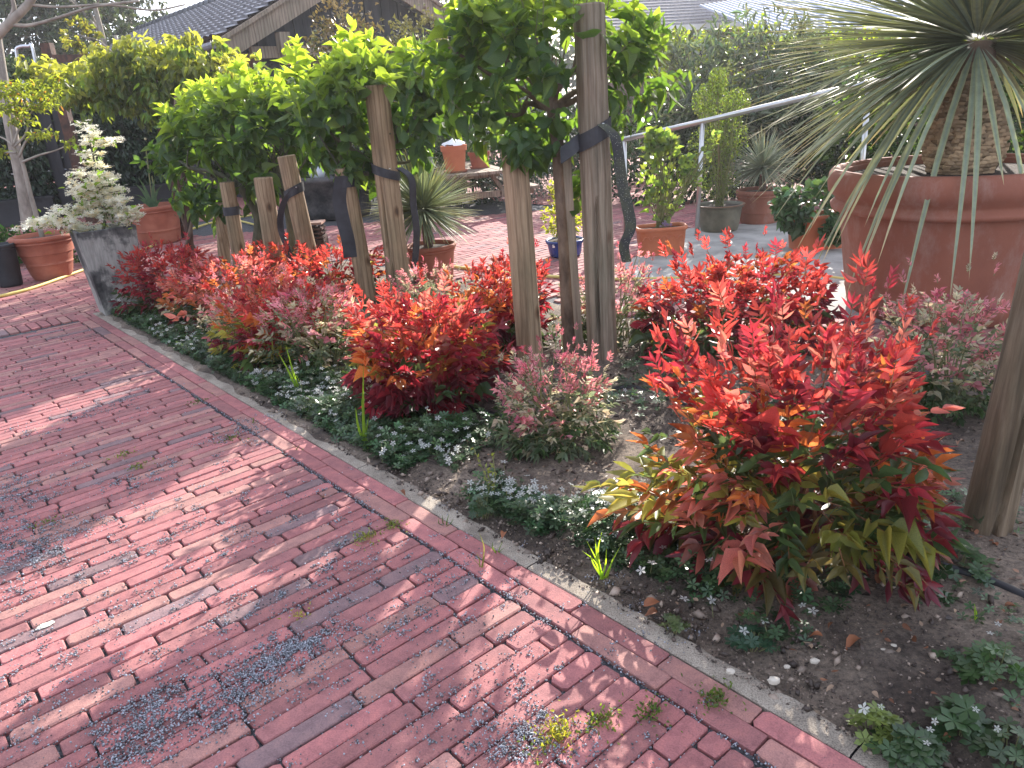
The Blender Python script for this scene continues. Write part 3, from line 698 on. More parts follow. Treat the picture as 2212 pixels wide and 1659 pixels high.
# ------------------------------------------------------------------ nandina shrubs
RED = np.array((.56, .085, .07)); CRI = np.array((.38, .04, .06)); MAR = np.array((.19, .03, .045)); ORA = np.array((.58, .20, .06))
GRN = np.array((.085, .15, .05)); YGR = np.array((.34, .36, .07)); PNK = np.array((.82, .33, .36)); CRM = np.array((.68, .63, .44)); GRY = np.array((.17, .22, .12)); SAL = np.array((.66, .24, .18))
def mixc(rg, opts):
    w_ = np.array([o[0] for o in opts], float); i = rg.choice(len(opts), p=w_ / w_.sum()); return opts[i][1] * rg.uniform(.8, 1.2)
def shrub(label, group, c, rx, ry, h, ncl, L, wr, pal, npart, seed, mat=LEAFRED, key='lance', spikes=.12, tm=T_LANCE, lowflare=1.0, nstem=30, tall=0.0, name='nandina_shrub', stemmat=STEM):
    rg = np.random.default_rng(seed); c = np.array(c, float)
    t = thing(name, c, label, 'shrub', group); Ps, Ds, Ns, Ls, Ws, Cs = [], [], [], [], [], []
    stems = MB(); tips = []
    for i in range(ncl):
        z = rg.uniform(.05, 1.0) ** .85; az = rg.uniform(0, 2 * math.pi)
        prof = (.72 + .28 * math.sin(math.pi * min(1, z * 1.15))) if z < .75 else math.sqrt(max(0.0, 1 - ((z - .75) / .27) ** 2)) * .95
        prof *= (lowflare if z < .35 else 1)
        rr_ = rg.uniform(.15, 1.0) ** .45 * prof * (1 + .12 * math.sin(3 * az + seed) + .08 * math.sin(5 * az + 2 * seed))
        p = c + np.array([rx * rr_ * math.cos(az), ry * rr_ * math.sin(az), h * z])
        sp = rg.random() < spikes and z > .6
        if sp: p[2] += h * rg.uniform(.08, .3 + tall)
        rad = np.array([math.cos(az), math.sin(az), 0]) * min(1, rr_ + .2)
        up = -.35 + 1.6 * z if z < .8 else 1.3
        out = unit(rad + np.array([0, 0, up]) + rg.normal(0, .22, 3))
        if sp: out = unit(out + np.array([0, 0, 1.4]))
        sc_ = (1.32 - .66 * z) * rg.uniform(.6, 1.25) * (.75 if sp else 1)
        tw = L * 1.3 * sc_; base = p - out * tw; npair = 3 if not sp else 4
        sd_ = unit(np.cross(out, np.array([0, 0, 1.]) + rg.normal(0, .3, 3)))
        stems.tube([base, p], [.0016, .0011], 3, False)
        zl = min(1.2, (p[2] - c[2]) / h)
        cc = pal(rg, zl, (p - c) / np.array([rx, ry, h])) * rg.uniform(.6, 1.2)
        for j in range(npair):
            f = j / (npair - 1); q = base + (p - base) * (.2 + .8 * f)
            for sg in (-1, 1, 0) if j == npair - 1 else (-1, 1):
                a = 1.05 - .35 * f if sg else 0
                dd = unit(out * math.cos(a) + sd_ * sg * math.sin(a) + rg.normal(0, .16, 3) + np.array([0, 0, -.35 * (1 - zl)]))
                nn = unit(np.cross(sd_, out) * (1 if np.cross(sd_, out)[2] > 0 else -1) + rg.normal(0, .45, 3))
                l_ = L * sc_ * rg.uniform(.75, 1.15); Ps.append(q); Ds.append(dd); Ns.append(nn); Ls.append(l_); Ws.append(l_ * wr * rg.uniform(.8, 1.2) * (.8 if sp else 1))
                Cs.append(np.clip(cc * rg.uniform(.8, 1.2) * (1 + rg.normal(0, .05, 3)), .005, .95))
        if i % max(1, ncl // nstem) == 0: tips.append(base)
    for e in tips:
        b = c + np.array([rg.uniform(-.3, .3) * rx, rg.uniform(-.3, .3) * ry, -.02]); mid = (b + e) / 2 + np.array([0, 0, .03])
        stems.tube([b, mid, e], [.004, .003, .0018], 4, False)
    stems.build('stems', stemmat, t)['kind'] = 'stuff'
    arr = [np.array(a) for a in (Ps, Ds, Ns, Ls, Ws, Cs)]
    split_foliage(tm, key, arr, npart, mat, t)
    return t
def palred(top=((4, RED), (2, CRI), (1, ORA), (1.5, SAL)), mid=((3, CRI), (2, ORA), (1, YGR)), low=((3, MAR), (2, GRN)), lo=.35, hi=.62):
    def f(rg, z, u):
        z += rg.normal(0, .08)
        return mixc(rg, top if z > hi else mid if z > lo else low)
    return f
NG = 'red-leaved heavenly bamboo shrubs in the bed'; PG = 'pink and cream small-leaved shrubs in the bed'
def topz(base, px, py): return D(px, py, base[1])[2]
def pal8(rg, z, u):
    z += rg.normal(0, .05)
    if z > .70: return mixc(rg, ((5, RED), (3, CRI), (1, ORA), (1, MAR), (2, SAL)))
    if u[0] < -.45 and z > .22: return mixc(rg, ((3, YGR), (2, ORA), (2, SAL), (2, GRN)))
    if u[0] > .6 and .35 < z < .8: return mixc(rg, ((5, ORA), (1, YGR), (2, SAL), (1, CRI)))
    if z > .56: return mixc(rg, ((3, CRI), (1, YGR), (4, GRN), (1, RED)))
    if z > .24: return mixc(rg, ((6, GRN), (2, YGR * .8), (.7, CRI)))
    return mixc(rg, ((3, np.array((.30, .045, .06))), (2, np.array((.20, .17, .05))), (1.5, SAL * .7), (1, MAR)))
B8 = G(1700, 1215)
shrub('biggest shrub in front, scarlet top over green and wine-red lower leaves', NG, B8 + np.array([.015, .03, 0]), .36, .30, .60, 560, .070, .155, pal8, 300, 81, spikes=.22, lowflare=1.25, tall=.05)
B4 = G(945, 905)
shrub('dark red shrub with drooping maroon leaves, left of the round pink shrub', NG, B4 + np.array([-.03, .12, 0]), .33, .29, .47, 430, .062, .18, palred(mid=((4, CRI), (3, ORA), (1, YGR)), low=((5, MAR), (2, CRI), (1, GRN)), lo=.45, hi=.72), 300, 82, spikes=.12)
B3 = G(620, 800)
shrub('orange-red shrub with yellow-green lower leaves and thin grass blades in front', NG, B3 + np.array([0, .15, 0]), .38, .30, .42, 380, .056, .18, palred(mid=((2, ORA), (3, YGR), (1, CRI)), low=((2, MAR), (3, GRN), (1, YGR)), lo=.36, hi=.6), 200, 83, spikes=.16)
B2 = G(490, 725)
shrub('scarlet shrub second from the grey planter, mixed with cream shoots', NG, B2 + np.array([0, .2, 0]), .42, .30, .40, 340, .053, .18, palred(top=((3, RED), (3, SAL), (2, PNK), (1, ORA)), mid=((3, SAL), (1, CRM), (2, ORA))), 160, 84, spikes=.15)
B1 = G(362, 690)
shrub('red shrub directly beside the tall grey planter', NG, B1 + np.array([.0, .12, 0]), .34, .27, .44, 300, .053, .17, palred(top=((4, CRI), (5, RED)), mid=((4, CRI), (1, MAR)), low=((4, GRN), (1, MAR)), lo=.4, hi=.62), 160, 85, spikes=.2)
B7 = G(1570, 760)
shrub('wide bright red shrub in front of the steel rail post', NG, B7 + np.array([.04, 0, 0]), .45, .32, .44, 360, .064, .18, palred(top=((7, RED), (2, CRI), (1, ORA)), mid=((3, CRI), (3, MAR), (1, ORA), (1, GRN)), low=((3, MAR), (3, GRN), (1, YGR)), lo=.35, hi=.6), 200, 86, spikes=.2, tall=.15)
B6 = G(1120, 745)
shrub('narrow crimson shrub behind the smooth stake', NG, B6, .25, .22, .44, 130, .060, .18, palred(mid=((4, CRI), (2, MAR))), 60, 87, spikes=.2)
B5 = G(715, 655)
shrub('scarlet shrub behind the stake with the wide hanging strip', NG, B5 + np.array([0, .1, 0]), .42, .26, .34, 150, .058, .18, palred(top=((8, RED), (1, ORA))), 60, 88, spikes=.25)
shrub('scarlet shrub behind the two stakes nearest the rusty fire basket', NG, G(560, 655) + np.array([.1, .25, 0]), .30, .24, .36, 110, .055, .18, palred(top=((8, RED), (1, ORA))), 40, 89, spikes=.25)
shrub('small orange-red shrub leaning against the smooth stake from the left', NG, G(1050, 770), .2, .2, .40, 120, .062, .18, palred(top=((5, RED), (3, ORA)), mid=((3, ORA), (2, CRI))), 60, 90, spikes=.2)
def palpink(rg, z, u):
    z += rg.normal(0, .1)
    if z > .78: return mixc(rg, ((5, PNK), (2, CRM), (1, np.array((.80, .20, .27)))))
    if z > .42: return mixc(rg, ((3, PNK), (4, CRM), (3, GRY * 1.5)))
    return mixc(rg, ((1, CRM), (5, GRY), (3, GRN)))
PINK = dict(mat=LEAFPINK, key='pink', stemmat=STEMG, name='pink_shrub')
shrub('round pink-tipped shrub in front of the rough trunk', PG, G(1205, 985) + np.array([0, .05, 0]), .225, .20, .345, 520, .030, .17, palpink, 300, 91, spikes=.14, tall=.1, **PINK)
shrub('pink and cream shrub squeezed left of the dark red shrub', PG, G(700, 815) + np.array([-.02, .05, 0]), .28, .22, .42, 420, .034, .17, palpink, 150, 92, spikes=.15, **PINK)
shrub('pink shrub in front of the huge pot beside the leaning stake', PG, G(2035, 900) + np.array([0, .05, 0]), .25, .24, .44, 420, .036, .18, palpink, 200, 93, spikes=.14, tall=.12, **PINK)
shrub('pale pink-green shrub behind the tallest stake', PG, G(1330, 755) + np.array([.02, .05, 0]), .28, .22, .40, 300, .034, .18, palpink, 80, 94, spikes=.12, **PINK)
shrub('airy pink shrub in front of the potted yucca', PG, G(930, 720) + np.array([0, .2, 0]), .30, .22, .33, 260, .034, .17, palpink, 60, 95, spikes=.2, tall=.1, **PINK)
shrub('small cream and pink shoots in front of the second red shrub', PG, G(545, 760) + np.array([-.06, .06, 0]), .22, .18, .33, 240, .034, .17, palpink, 40, 96, spikes=.1, **PINK)
# pink spray entering at the right edge
rg = np.random.default_rng(5); e_ = thing('pink_shrub', G(2260, 1080), 'few pink-tipped shoots entering at the right edge beside the leaning stake', 'shrub', PG)
st = MB(); b_ = G(2265, 1080); Ps = []; Ds = []
for px_, py_ in ((2178, 915), (2182, 935), (2170, 962), (2200, 925)):
    q = D(px_, py_, b_[1] - .05); st.tube(curve([b_, (b_ + q) / 2 + np.array([0, 0, .08]), q], 4), .002, 4, False)
    for k in range(5): Ps.append(q + rg.normal(0, .012, 3)); Ds.append(unit(np.array([-1, -.3, .4]) + rg.normal(0, .5, 3)))
st.build('stems', STEMG, e_); Ps = np.array(Ps); Ds = np.array(Ds); k = len(Ps)
foliage('leaves', T_LANCE, Ps, Ds, unit(rg.normal(0, .3, (k, 3)) + [0, 0, 1]), np.full(k, .04), np.full(k, .008), np.array([mixc(rg, ((2, PNK), (2, CRM))) for _ in range(k)]), LEAFPINK, e_, stuff=False)

#@@PART2@@
# ------------------------------------------------------------------ ground cover with white flowers, soil litter
def mpp(P): return ((np.array(P) - EYE) @ FW) / FPX          # metres per picture pixel at P
patches = [((290, 690), (620, 940), .02, .34, 900), ((620, 900), (980, 1110), .03, .36, 1000)]
rg = np.random.default_rng(21)
Ps = []; fl = []
def strewn(s0, s1, n0, n1, N, flower, edge=.5):
    for _ in range(N):
        s_ = rg.uniform(s0, s1); n_ = rg.uniform(n0, n1)
        v = math.sin(s_ * 9.1) + math.sin(n_ * 13 + s_ * 4) + rg.normal(0, .6)
        if v < -edge: continue
        p = K(s_, n_, .012 + .06 * rg.uniform(0, 1) ** 1.4 * (1 + .5 * math.sin(s_ * 14 + n_ * 9)))
        Ps.append(p)
        if rg.random() < flower * (1.9 if math.sin(s_ * 5 + n_ * 8) > 0 else .35): fl.append(p + np.array([rg.normal(0, .01), rg.normal(0, .01), rg.uniform(.018, .05)]))
strewn(1.9, 3.9, .07, .42, 3000, .085, 2.2); strewn(.25, 1.9, .08, .46, 3800, .085, 1.8); strewn(.1, .5, .2, .5, 340, .17, 1)
strewn(-.42, -.08, .12, .26, 420, .12, .9); strewn(-.62, -.40, .16, .4, 260, .10, .6); strewn(-.95, -.55, .17, .48, 900, .10, 1.6); strewn(-1.2, -.8, .16, .5, 330, .06, .3)
strewn(-1.75, -1.1, .5, 1.1, 300, .0, .2); strewn(-.7, .2, .9, 1.5, 600, .02, .5); strewn(.2, 3.5, .9, 1.7, 1200, .02, .3)
P = np.array(Ps); k = len(P); nn = unit(rg.normal(0, .38, (k, 3)) + [0, 0, 1]); dd = unit(rg.normal(0, 1, (k, 3)) * [1, 1, .1])
L = rg.uniform(.011, .026, k); Cg = np.array((.055, .10, .045)) * rg.uniform(.5, 1.9, (k, 1)) * (1 + rg.normal(0, .08, (k, 3)))
gc = foliage('ground_cover', T_WHORL, P, dd, nn, L, L, Cg, LEAFDARK, None, Cg * 1.35)
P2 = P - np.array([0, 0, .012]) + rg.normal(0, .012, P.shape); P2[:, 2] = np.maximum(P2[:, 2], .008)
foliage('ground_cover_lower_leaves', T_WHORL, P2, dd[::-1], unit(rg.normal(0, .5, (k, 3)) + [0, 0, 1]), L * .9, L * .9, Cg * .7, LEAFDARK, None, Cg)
fl += [G(1607, 1362, .05), G(1650, 1340, .05), G(1478, 1293, .06), G(1537, 1297, .05), G(1865, 1530, .06), G(1408, 1215, .09), G(1385, 1232, .085)]
F_ = np.array(fl); k = len(F_); Lf = rg.uniform(.010, .0155, k); Lf[-7:] = .014
fn = unit(rg.normal(0, .45, (k, 3)) + [0, -.35, 1]); fd = unit(rg.normal(0, 1, (k, 3)) * [1, 1, .1])
foliage('white_blossoms', T_STAR, F_, fd, fn, Lf, Lf, np.full((k, 3), .82), PETAL, None, np.full((k, 3), .88))
sm = MB()
for p in fl[::2]: sm.tube([p - np.array([rg.normal(0, .006), rg.normal(0, .006), .04]), p], .0008, 3, False)
o = sm.build('blossom_stalks', STEMG); o['kind'] = 'stuff'
# single plants near the camera, bottom right
def clump(px, py, r_, n_, L_, col, label, tm=T_WHORL6, hh=.05, flowers=0):
    b = G(px, py); t = thing('low_plant', b, label, 'plant', 'low leafy plants at the edge of the bed'); rg = np.random.default_rng(int(px))
    a = rg.uniform(0, 6.28, n_); q = r_ * rg.uniform(0, 1, n_) ** .5
    P = np.stack([b[0] + q * np.cos(a), b[1] + q * np.sin(a), .018 + hh * (1 - (q / r_) ** 2) * rg.uniform(.4, 1, n_)], 1)
    nn = unit(np.stack([np.cos(a) * q / r_ * .6, np.sin(a) * q / r_ * .6, np.ones(n_)], 1) + rg.normal(0, .22, (n_, 3)))
    C = np.array(col) * rg.uniform(.75, 1.3, (n_, 1)) * np.ones((1, 3)); L = rg.uniform(.7, 1.2, n_) * L_
    leaf_parts('leaf_rosette', 'ros' + str(tm is T_WHORL6), tm, P, unit(rg.normal(0, 1, (n_, 3)) * [1, 1, .1]), nn, L, L, C, LEAFDARK, t)
    s_ = MB()
    for p in P: s_.tube([b + (p - b) * np.array([.5, .5, 0]), p], .0012, 4, False)
    s_.build('stems', STEMG, t)
    for i in range(flowers):
        p = b + np.array([rg.uniform(-r_, r_), rg.uniform(-r_, r_) * .6, hh + rg.uniform(.01, .04)])
        leaf_parts('flower', 'flw', T_STAR, p[None], np.array([[1., 0, 0]]), unit(rg.normal(0, .3, (1, 3)) + [0, -.5, 1]), np.array([.008]), np.array([.008]), np.array([[.85, .85, .82]]), PETAL, t)
clump(1890, 1590, .042, 26, .020, (.17, .22, .05), 'yellow-green clump beside the concrete kerb at lower right', hh=.04, flowers=2)
clump(1960, 1640, .055, 34, .026, (.05, .095, .035), 'dark green clump filling the corner right of the yellow-green one', hh=.05, flowers=3)
clump(2070, 1585, .05, 26, .028, (.055, .105, .04), 'green clump with broad bluish leaves near the lower right corner', hh=.06, flowers=1)
clump(2150, 1480, .065, 34, .024, (.07, .13, .045), 'tall pale green clump at the right edge with a thin shoot', hh=.09, flowers=2)
clump(2180, 1640, .06, 30, .024, (.055, .10, .038), 'green clump in the very bottom right corner', hh=.05, flowers=1)
clump(2050, 1440, .025, 9, .018, (.055, .105, .04), 'tiny green rosette on bare soil below the black pipe', hh=.02)
clump(1620, 1400, .045, 22, .019, (.035, .085, .045), 'little clump with two large white flowers below the biggest shrub', hh=.03)
clump(1455, 1365, .03, 16, .015, (.10, .14, .05), 'pale small clump beside brown curled leaves near the kerb', hh=.03)
clump(1045, 1115, .05, 30, .017, (.06, .11, .05), 'bushy weed with a pale upright stem on bare soil', hh=.07)
clump(2060, 1235, .10, 26, .026, (.065, .125, .05), 'blue-green clump growing over the black pipe at right', hh=.05)
# upright pale weed shoot
wd = thing('weed_shoot', G(1060, 1090), 'thin yellow-green weed shoot standing on bare soil left of the pink shrub', 'plant')
b = G(1060, 1090); s_ = MB(); P = []
for tx, ty in ((1023, 968), (1065, 985), (1050, 1010)):
    q = D(tx, ty, b[1]); C_ = curve([b, (b + q) / 2 + np.array([.01, 0, 0]), q], 6); s_.tube(C_, .0014, 4, False); P += C_[3:]
s_.build('stem', STEMG, wd); P = np.array(P); k = len(P)
foliage('leaves', T_LANCE, P, unit(rg.normal(0, 1, (k, 3)) + [0, 0, .6]), unit(rg.normal(0, .5, (k, 3)) + [0, 0, 1]), np.full(k, .016), np.full(k, .004), np.tile([.28, .33, .12], (k, 1)), LEAF, wd, stuff=False)

def blades(px, py, tips, label, w0=.004, col=(.20, .34, .05), name='grass_tuft', grp='grass blades and tufts', dy=0, cat='grass'):
    b = G(px, py); t = thing(name, b, label, cat, grp); rg = np.random.default_rng(int(px * 3 + py))
    for tx, ty in tips:
        q = D(tx, ty, b[1] - dy); P = curve([b + rg.normal(0, .004, 3) * [1, 1, 0], b + (q - b) * .5 + rg.normal(0, .006, 3), q], 5); V = []; F = []; n_ = len(P)
        for i, p in enumerate(P):
            ww = w0 * (1 - (i / (n_ - 1)) ** 2) + .0003
            V += [p - np.array([ww, 0, 0]), p + np.array([0, ww * .5, 0]), p + np.array([ww, 0, 0])]
        F = [(i * 3 + k, i * 3 + k + 1, i * 3 + k + 4, i * 3 + k + 3) for i in range(n_ - 1) for k in (0, 1)]
        me = nmesh('blade', np.array(V) - np.array(t.location), F, np.tile(np.array(col) * rg.uniform(.8, 1.25), (len(V), 1))); link('blade', me, LEAF, t)
blades(652, 860, [(617, 745), (628, 800), (600, 760), (640, 810)], 'tall green grass blades among white flowers before the third red shrub', .006)
blades(790, 975, [(785, 790), (780, 860), (768, 880), (796, 900)], 'tall single grass blade in front of the dark red drooping shrub', .006)
blades(560, 745, [(545, 640), (562, 660), (505, 690), (520, 705), (590, 690)], 'pale arching grass blades beside the third red shrub', .004, (.30, .38, .14))
blades(1300, 1250, [(1268, 1170), (1285, 1160), (1300, 1150), (1310, 1185), (1330, 1200), (1275, 1200), (1340, 1180), (1258, 1190)], 'bright green grass tuft among white flowers near the kerb', .0025, (.30, .48, .06))
blades(2105, 1360, [(2105, 1305), (2104, 1312)], 'one bright green shoot standing beside the pale green clump at right', .002, (.3, .5, .06))
blades(962, 1138, [(955, 1112), (970, 1110), (948, 1120), (978, 1120)], 'short dark grass tuft on the kerb strip', .0016, (.08, .16, .05))
blades(1075, 1195, [(1065, 1170), (1085, 1170), (1095, 1182), (1060, 1182)], 'grass tuft in the kerb gap beside bare soil', .0016, (.12, .2, .06))
blades(1040, 1225, [(1035, 1150), (1048, 1200), (1020, 1205), (1030, 1195)], 'wiry tuft with one dry stalk between border bricks', .0012, (.22, .24, .1))
blades(640, 972, [(632, 962), (648, 960), (655, 966)], 'tiny tuft between border bricks near the tall grass', .0016, (.1, .18, .05))
blades(548, 915, [(543, 900), (553, 902), (558, 908)], 'tiny tuft in the border joint near the first white flowers', .0014, (.1, .18, .05))
# moss and weeds in the joints: small leafy mats
def mat_weed(px, py, rx_, n_, col, label, hh=.012):
    b = G(px, py); t = thing('joint_weed', b, label, 'weed', 'small weeds growing in the paving joints'); rg = np.random.default_rng(int(px + py)); P = []
    for i in range(n_):
        a = rg.normal(0, rx_ * .55); c_ = rg.normal(0, .010)
        q = b + EX * a * (1 if rg.random() < .75 else .3) + EY * c_ * (1 if rg.random() < .7 else 3); q[2] = rg.uniform(.001, hh); P.append(q)
    P = np.array(P); k = len(P)
    foliage('leaves', T_LANCE, P, unit(rg.normal(0, 1, (k, 3)) + [0, 0, .7]), unit(rg.normal(0, .6, (k, 3)) + [0, 0, 1]), rg.uniform(.006, .013, k), rg.uniform(.0012, .0028, k), np.array(col) * rg.uniform(.7, 1.3, (k, 1)), LEAF, t, stuff=False)
mat_weed(1205, 1590, .05, 190, (.30, .32, .08), 'yellowish weed clump in the joint at the bottom of the path', .022)
mat_weed(1300, 1560, .045, 110, (.15, .22, .06), 'green weed strip in the joint right of the yellowish clump')
mat_weed(1405, 1540, .05, 120, (.12, .2, .06), 'green weed mat where joints meet near the border bricks')
mat_weed(1545, 1515, .05, 150, (.13, .2, .07), 'feathery weed lying across the outer border bricks', .02)
mat_weed(790, 1165, .05, 120, (.28, .32, .14), 'pale dry weed beside the inner border row')
mat_weed(850, 1138, .035, 80, (.2, .26, .1), 'pale green weed on the border bricks nearer the bed')
mat_weed(500, 950, .05, 60, (.1, .16, .05), 'dark weed in a joint of the shaded path')
mat_weed(300, 1010, .06, 60, (.16, .2, .07), 'flat weed strip in a joint of the middle path')
mat_weed(270, 985, .05, 50, (.2, .26, .1), 'small green weed in the sunny joint at middle left')
mat_weed(645, 1332, .03, 30, (.35, .34, .14), 'dry curled weed stem lying on the sunlit bricks')
mat_weed(430, 870, .05, 50, (.08, .14, .05), 'dark weed in the far part of the path')
mat_weed(105, 1130, .06, 40, (.12, .18, .06), 'thin weed in a joint at the left edge')
mat_weed(1160, 1640, .06, 30, (.14, .2, .06), 'sparse weed in the lowest joint of the path')
blades(1205, 1600, [(1190, 1575), (1215, 1572), (1180, 1590), (1232, 1585), (1200, 1565), (1222, 1578)], 'little grassy tuft in the middle of the yellowish weed clump', .0014, (.34, .33, .08))

# grit on the bricks and in the joints
rg = np.random.default_rng(33); pts = []
def grit(px, py, rx_, ry_, n_, jit=1.0):
    b = G(px, py); n_ = int(n_ * 1.5)
    ns_ = max(4, n_ // 22); sa_ = rg.normal(0, rx_, ns_); sc__ = rg.normal(0, ry_, ns_); ii = rg.integers(0, ns_, n_); a = sa_[ii] + rg.normal(0, .007, n_) * rg.choice((1, 1, 5), n_); c_ = sc__[ii] + rg.normal(0, .005, n_) * rg.choice((1, 1, 5), n_)
    for i in range(n_):
        q = b + EX * a[i] + EY * c_[i]; pts.append((q[0], q[1], rg.uniform(0.001, .0045)))
for args in ((60, 1180, .09, .12, 1500), (40, 1070, .10, .10, 900), (640, 1400, .045, .02, 520), (560, 1450, .10, .045, 1100), (330, 1520, .07, .035, 700), (430, 1560, .10, .04, 700), (300, 1610, .07, .03, 500),
             (1190, 1620, .05, .05, 500), (1120, 1595, .05, .03, 350), (1050, 1560, .08, .05, 260), (700, 1210, .2, .2, 700), (1000, 1240, .05, .04, 160), (400, 1000, .25, .12, 600), (330, 1130, .2, .15, 500), (0, 1300, .2, .2, 700),
             (500, 1300, .4, .35, 1500), (800, 1450, .35, .3, 1100), (150, 1500, .3, .2, 900), (900, 1300, .3, .3, 700), (1300, 1500, .2, .2, 300), (190, 890, .25, .08, 500), (600, 890, .08, .03, 260), (520, 940, .12, .03, 350)): grit(*args)
s = -3.0                                    # joints
for _ in range(15000):
    s_ = ROWS[int(rg.uniform(28, len(ROWS)))] + rg.normal(0, .0022)
    n_ = -.13 - rg.uniform(0, 1.5); q = K(s_, n_); pts.append((q[0], q[1], rg.uniform(-.006, -.001)))
for _ in range(1500):
    q = K(rg.uniform(-1.6, 2.5), -.122 + rg.normal(0, .004)); pts.append((q[0], q[1], rg.uniform(-.004, 0)))
P = np.array(pts); k = len(P)
octv = np.array([(1, 0, 0), (-1, 0, 0), (0, 1, 0), (0, -1, 0), (0, 0, .7), (0, 0, -.7)], float); octf = np.array([(0, 2, 4), (2, 1, 4), (1, 3, 4), (3, 0, 4), (2, 0, 5), (1, 2, 5), (3, 1, 5), (0, 3, 5)])
T_OCT = (octv, octf, np.zeros(6), np.zeros(6))
sz = rg.uniform(.0012, .0029, k); gcol = np.array([.16, .165, .185]) * rg.uniform(.35, 2.3, (k, 1)) ** 1.3
foliage('grit_chips', T_OCT, P, unit(rg.normal(0, 1, (k, 3))), unit(rg.normal(0, 1, (k, 3)) + [0, 0, 1.5]), sz * rg.uniform(.8, 1.7, k), sz, np.clip(gcol, .01, .6), GRIT)
# mulch crumbs and clods on the soil
pts = []
for _ in range(24000):
    s_ = rg.uniform(-1.9, 1.6); n_ = .03 + 1.67 * rg.uniform(0, 1) ** 1.35; q = K(s_, n_); pts.append((q[0], q[1], .016 + rg.uniform(0, .008) if n_ > .2 else .0 + rg.uniform(0, .01)))
P = np.array(pts); k = len(P); sz = rg.uniform(.0010, .0026, k) * np.where(rg.random(k) < .08, 3.2, 1)
cc = np.where(rg.random((k, 1)) < .6, np.array([[.07, .05, .04]]), np.array([[.30, .23, .18]])) * rg.uniform(.5, 1.5, (k, 1))
foliage('soil_crumbs', T_OCT, P, unit(rg.normal(0, 1, (k, 3)) * [1, 1, .3]), unit(rg.normal(0, .4, (k, 3)) + [0, 0, 1]), sz * rg.uniform(.8, 3, k), sz, cc, GRIT)
N_ = 5200; s_ = rg.uniform(-1.9, 1.2, N_); n_ = rg.uniform(.3, 1.7, N_); keep = np.sin(s_ * 6) + np.sin(n_ * 7 + s_ * 3) + rg.normal(0, .8, N_) > -.3; s_, n_ = s_[keep], n_[keep]; k = len(s_)
P = np.array([K(a, b, .024) for a, b in zip(s_, n_)]); P[:, 2] += rg.uniform(0, .008, k); L = rg.uniform(.006, .024, k)
foliage('bark_mulch', T_LANCE, P, unit(rg.normal(0, 1, (k, 3)) * [1, 1, .15]), unit(rg.normal(0, .4, (k, 3)) + [0, 0, 1]), L, L * rg.uniform(.1, .3, k), np.where(rg.random((k, 1)) < .7, np.array([[.075, .05, .04]]), np.array([[.22, .12, .075]])) * rg.uniform(.5, 1.5, (k, 1)), GRIT)
# dead leaves
def deadleaf(px, py, L_, label, grp='dead leaves on the soil', z=.026, col=(.30, .12, .06)):
    b = G(px, py, z); rg = np.random.default_rng(int(px * 7 + py)); V = T_OVATE[0].copy()
    V[:, 0] *= L_ * .26; V[:, 1] *= L_; V[:, 2] = np.abs(V[:, 0]) * .8 - V[:, 1] * V[:, 1] / L_ * .3 + L_ * .1 * np.sin(V[:, 1] / L_ * 3)
    me = nmesh('dead_leaf', V, T_OVATE[1], np.tile(np.array(col) * rg.uniform(.7, 1.3), (len(V), 1)))
    o = link('dead_leaf', me, DEADL); o.location = b; o.rotation_euler = (rg.uniform(-.3, .3), rg.uniform(-.5, .5), rg.uniform(0, 6.28)); setp(o, label, 'leaf', grp)
for x, y, l, lb in ((1860, 1380, .05, 'long brown dead leaf lying below the biggest shrub'), (1778, 1375, .032, 'round brown curled leaf on bare soil below the biggest shrub'), (1390, 1310, .045, 'folded rust-brown leaf standing by the kerb beside white flowers'), (1420, 1320, .035, 'rust-brown leaf lying beside the folded one near the kerb'),
                    (1090, 1150, .035, 'brown leaf on bare soil left of the white flowers'), (865, 1060, .03, 'small brown leaf at the kerb below the tall grass blade'), (1010, 1060, .03, 'brown leaf at the foot of the small pale weed'), (700, 1075, .03, 'orange-brown leaf at the kerb edge by the white flowers'), (1690, 1305, .035, 'dull orange leaf under the wine-red leaves'), (1905, 1240, .04, 'brown leaf just in front of the black pipe'), (1990, 1250, .03, 'pale brown leaf touching the black pipe'), (2170, 1310, .03, 'brown leaf near the right edge below the black pipe')):
    deadleaf(x, y, l, lb)
rg = np.random.default_rng(77); LP = []
while len(LP) < 170:
    q = G(rg.uniform(1000, 2205), rg.uniform(960, 1600), .026)
    if sn(q)[1] > .1 and sn(q)[1] < 1.9: LP.append(q)
P = np.array(LP); k = len(P); L = rg.uniform(.008, .024, k)
foliage('leaf_litter', T_OVATE, P, unit(rg.normal(0, 1, (k, 3)) * [1, 1, .15]), unit(rg.normal(0, .45, (k, 3)) + [0, 0, 1]), L, L * rg.uniform(.2, .35, k), np.where(rg.random((k, 1)) < .6, np.array([[.28, .12, .065]]), np.array([[.36, .25, .17]])) * rg.uniform(.5, 1.3, (k, 1)), DEADL)
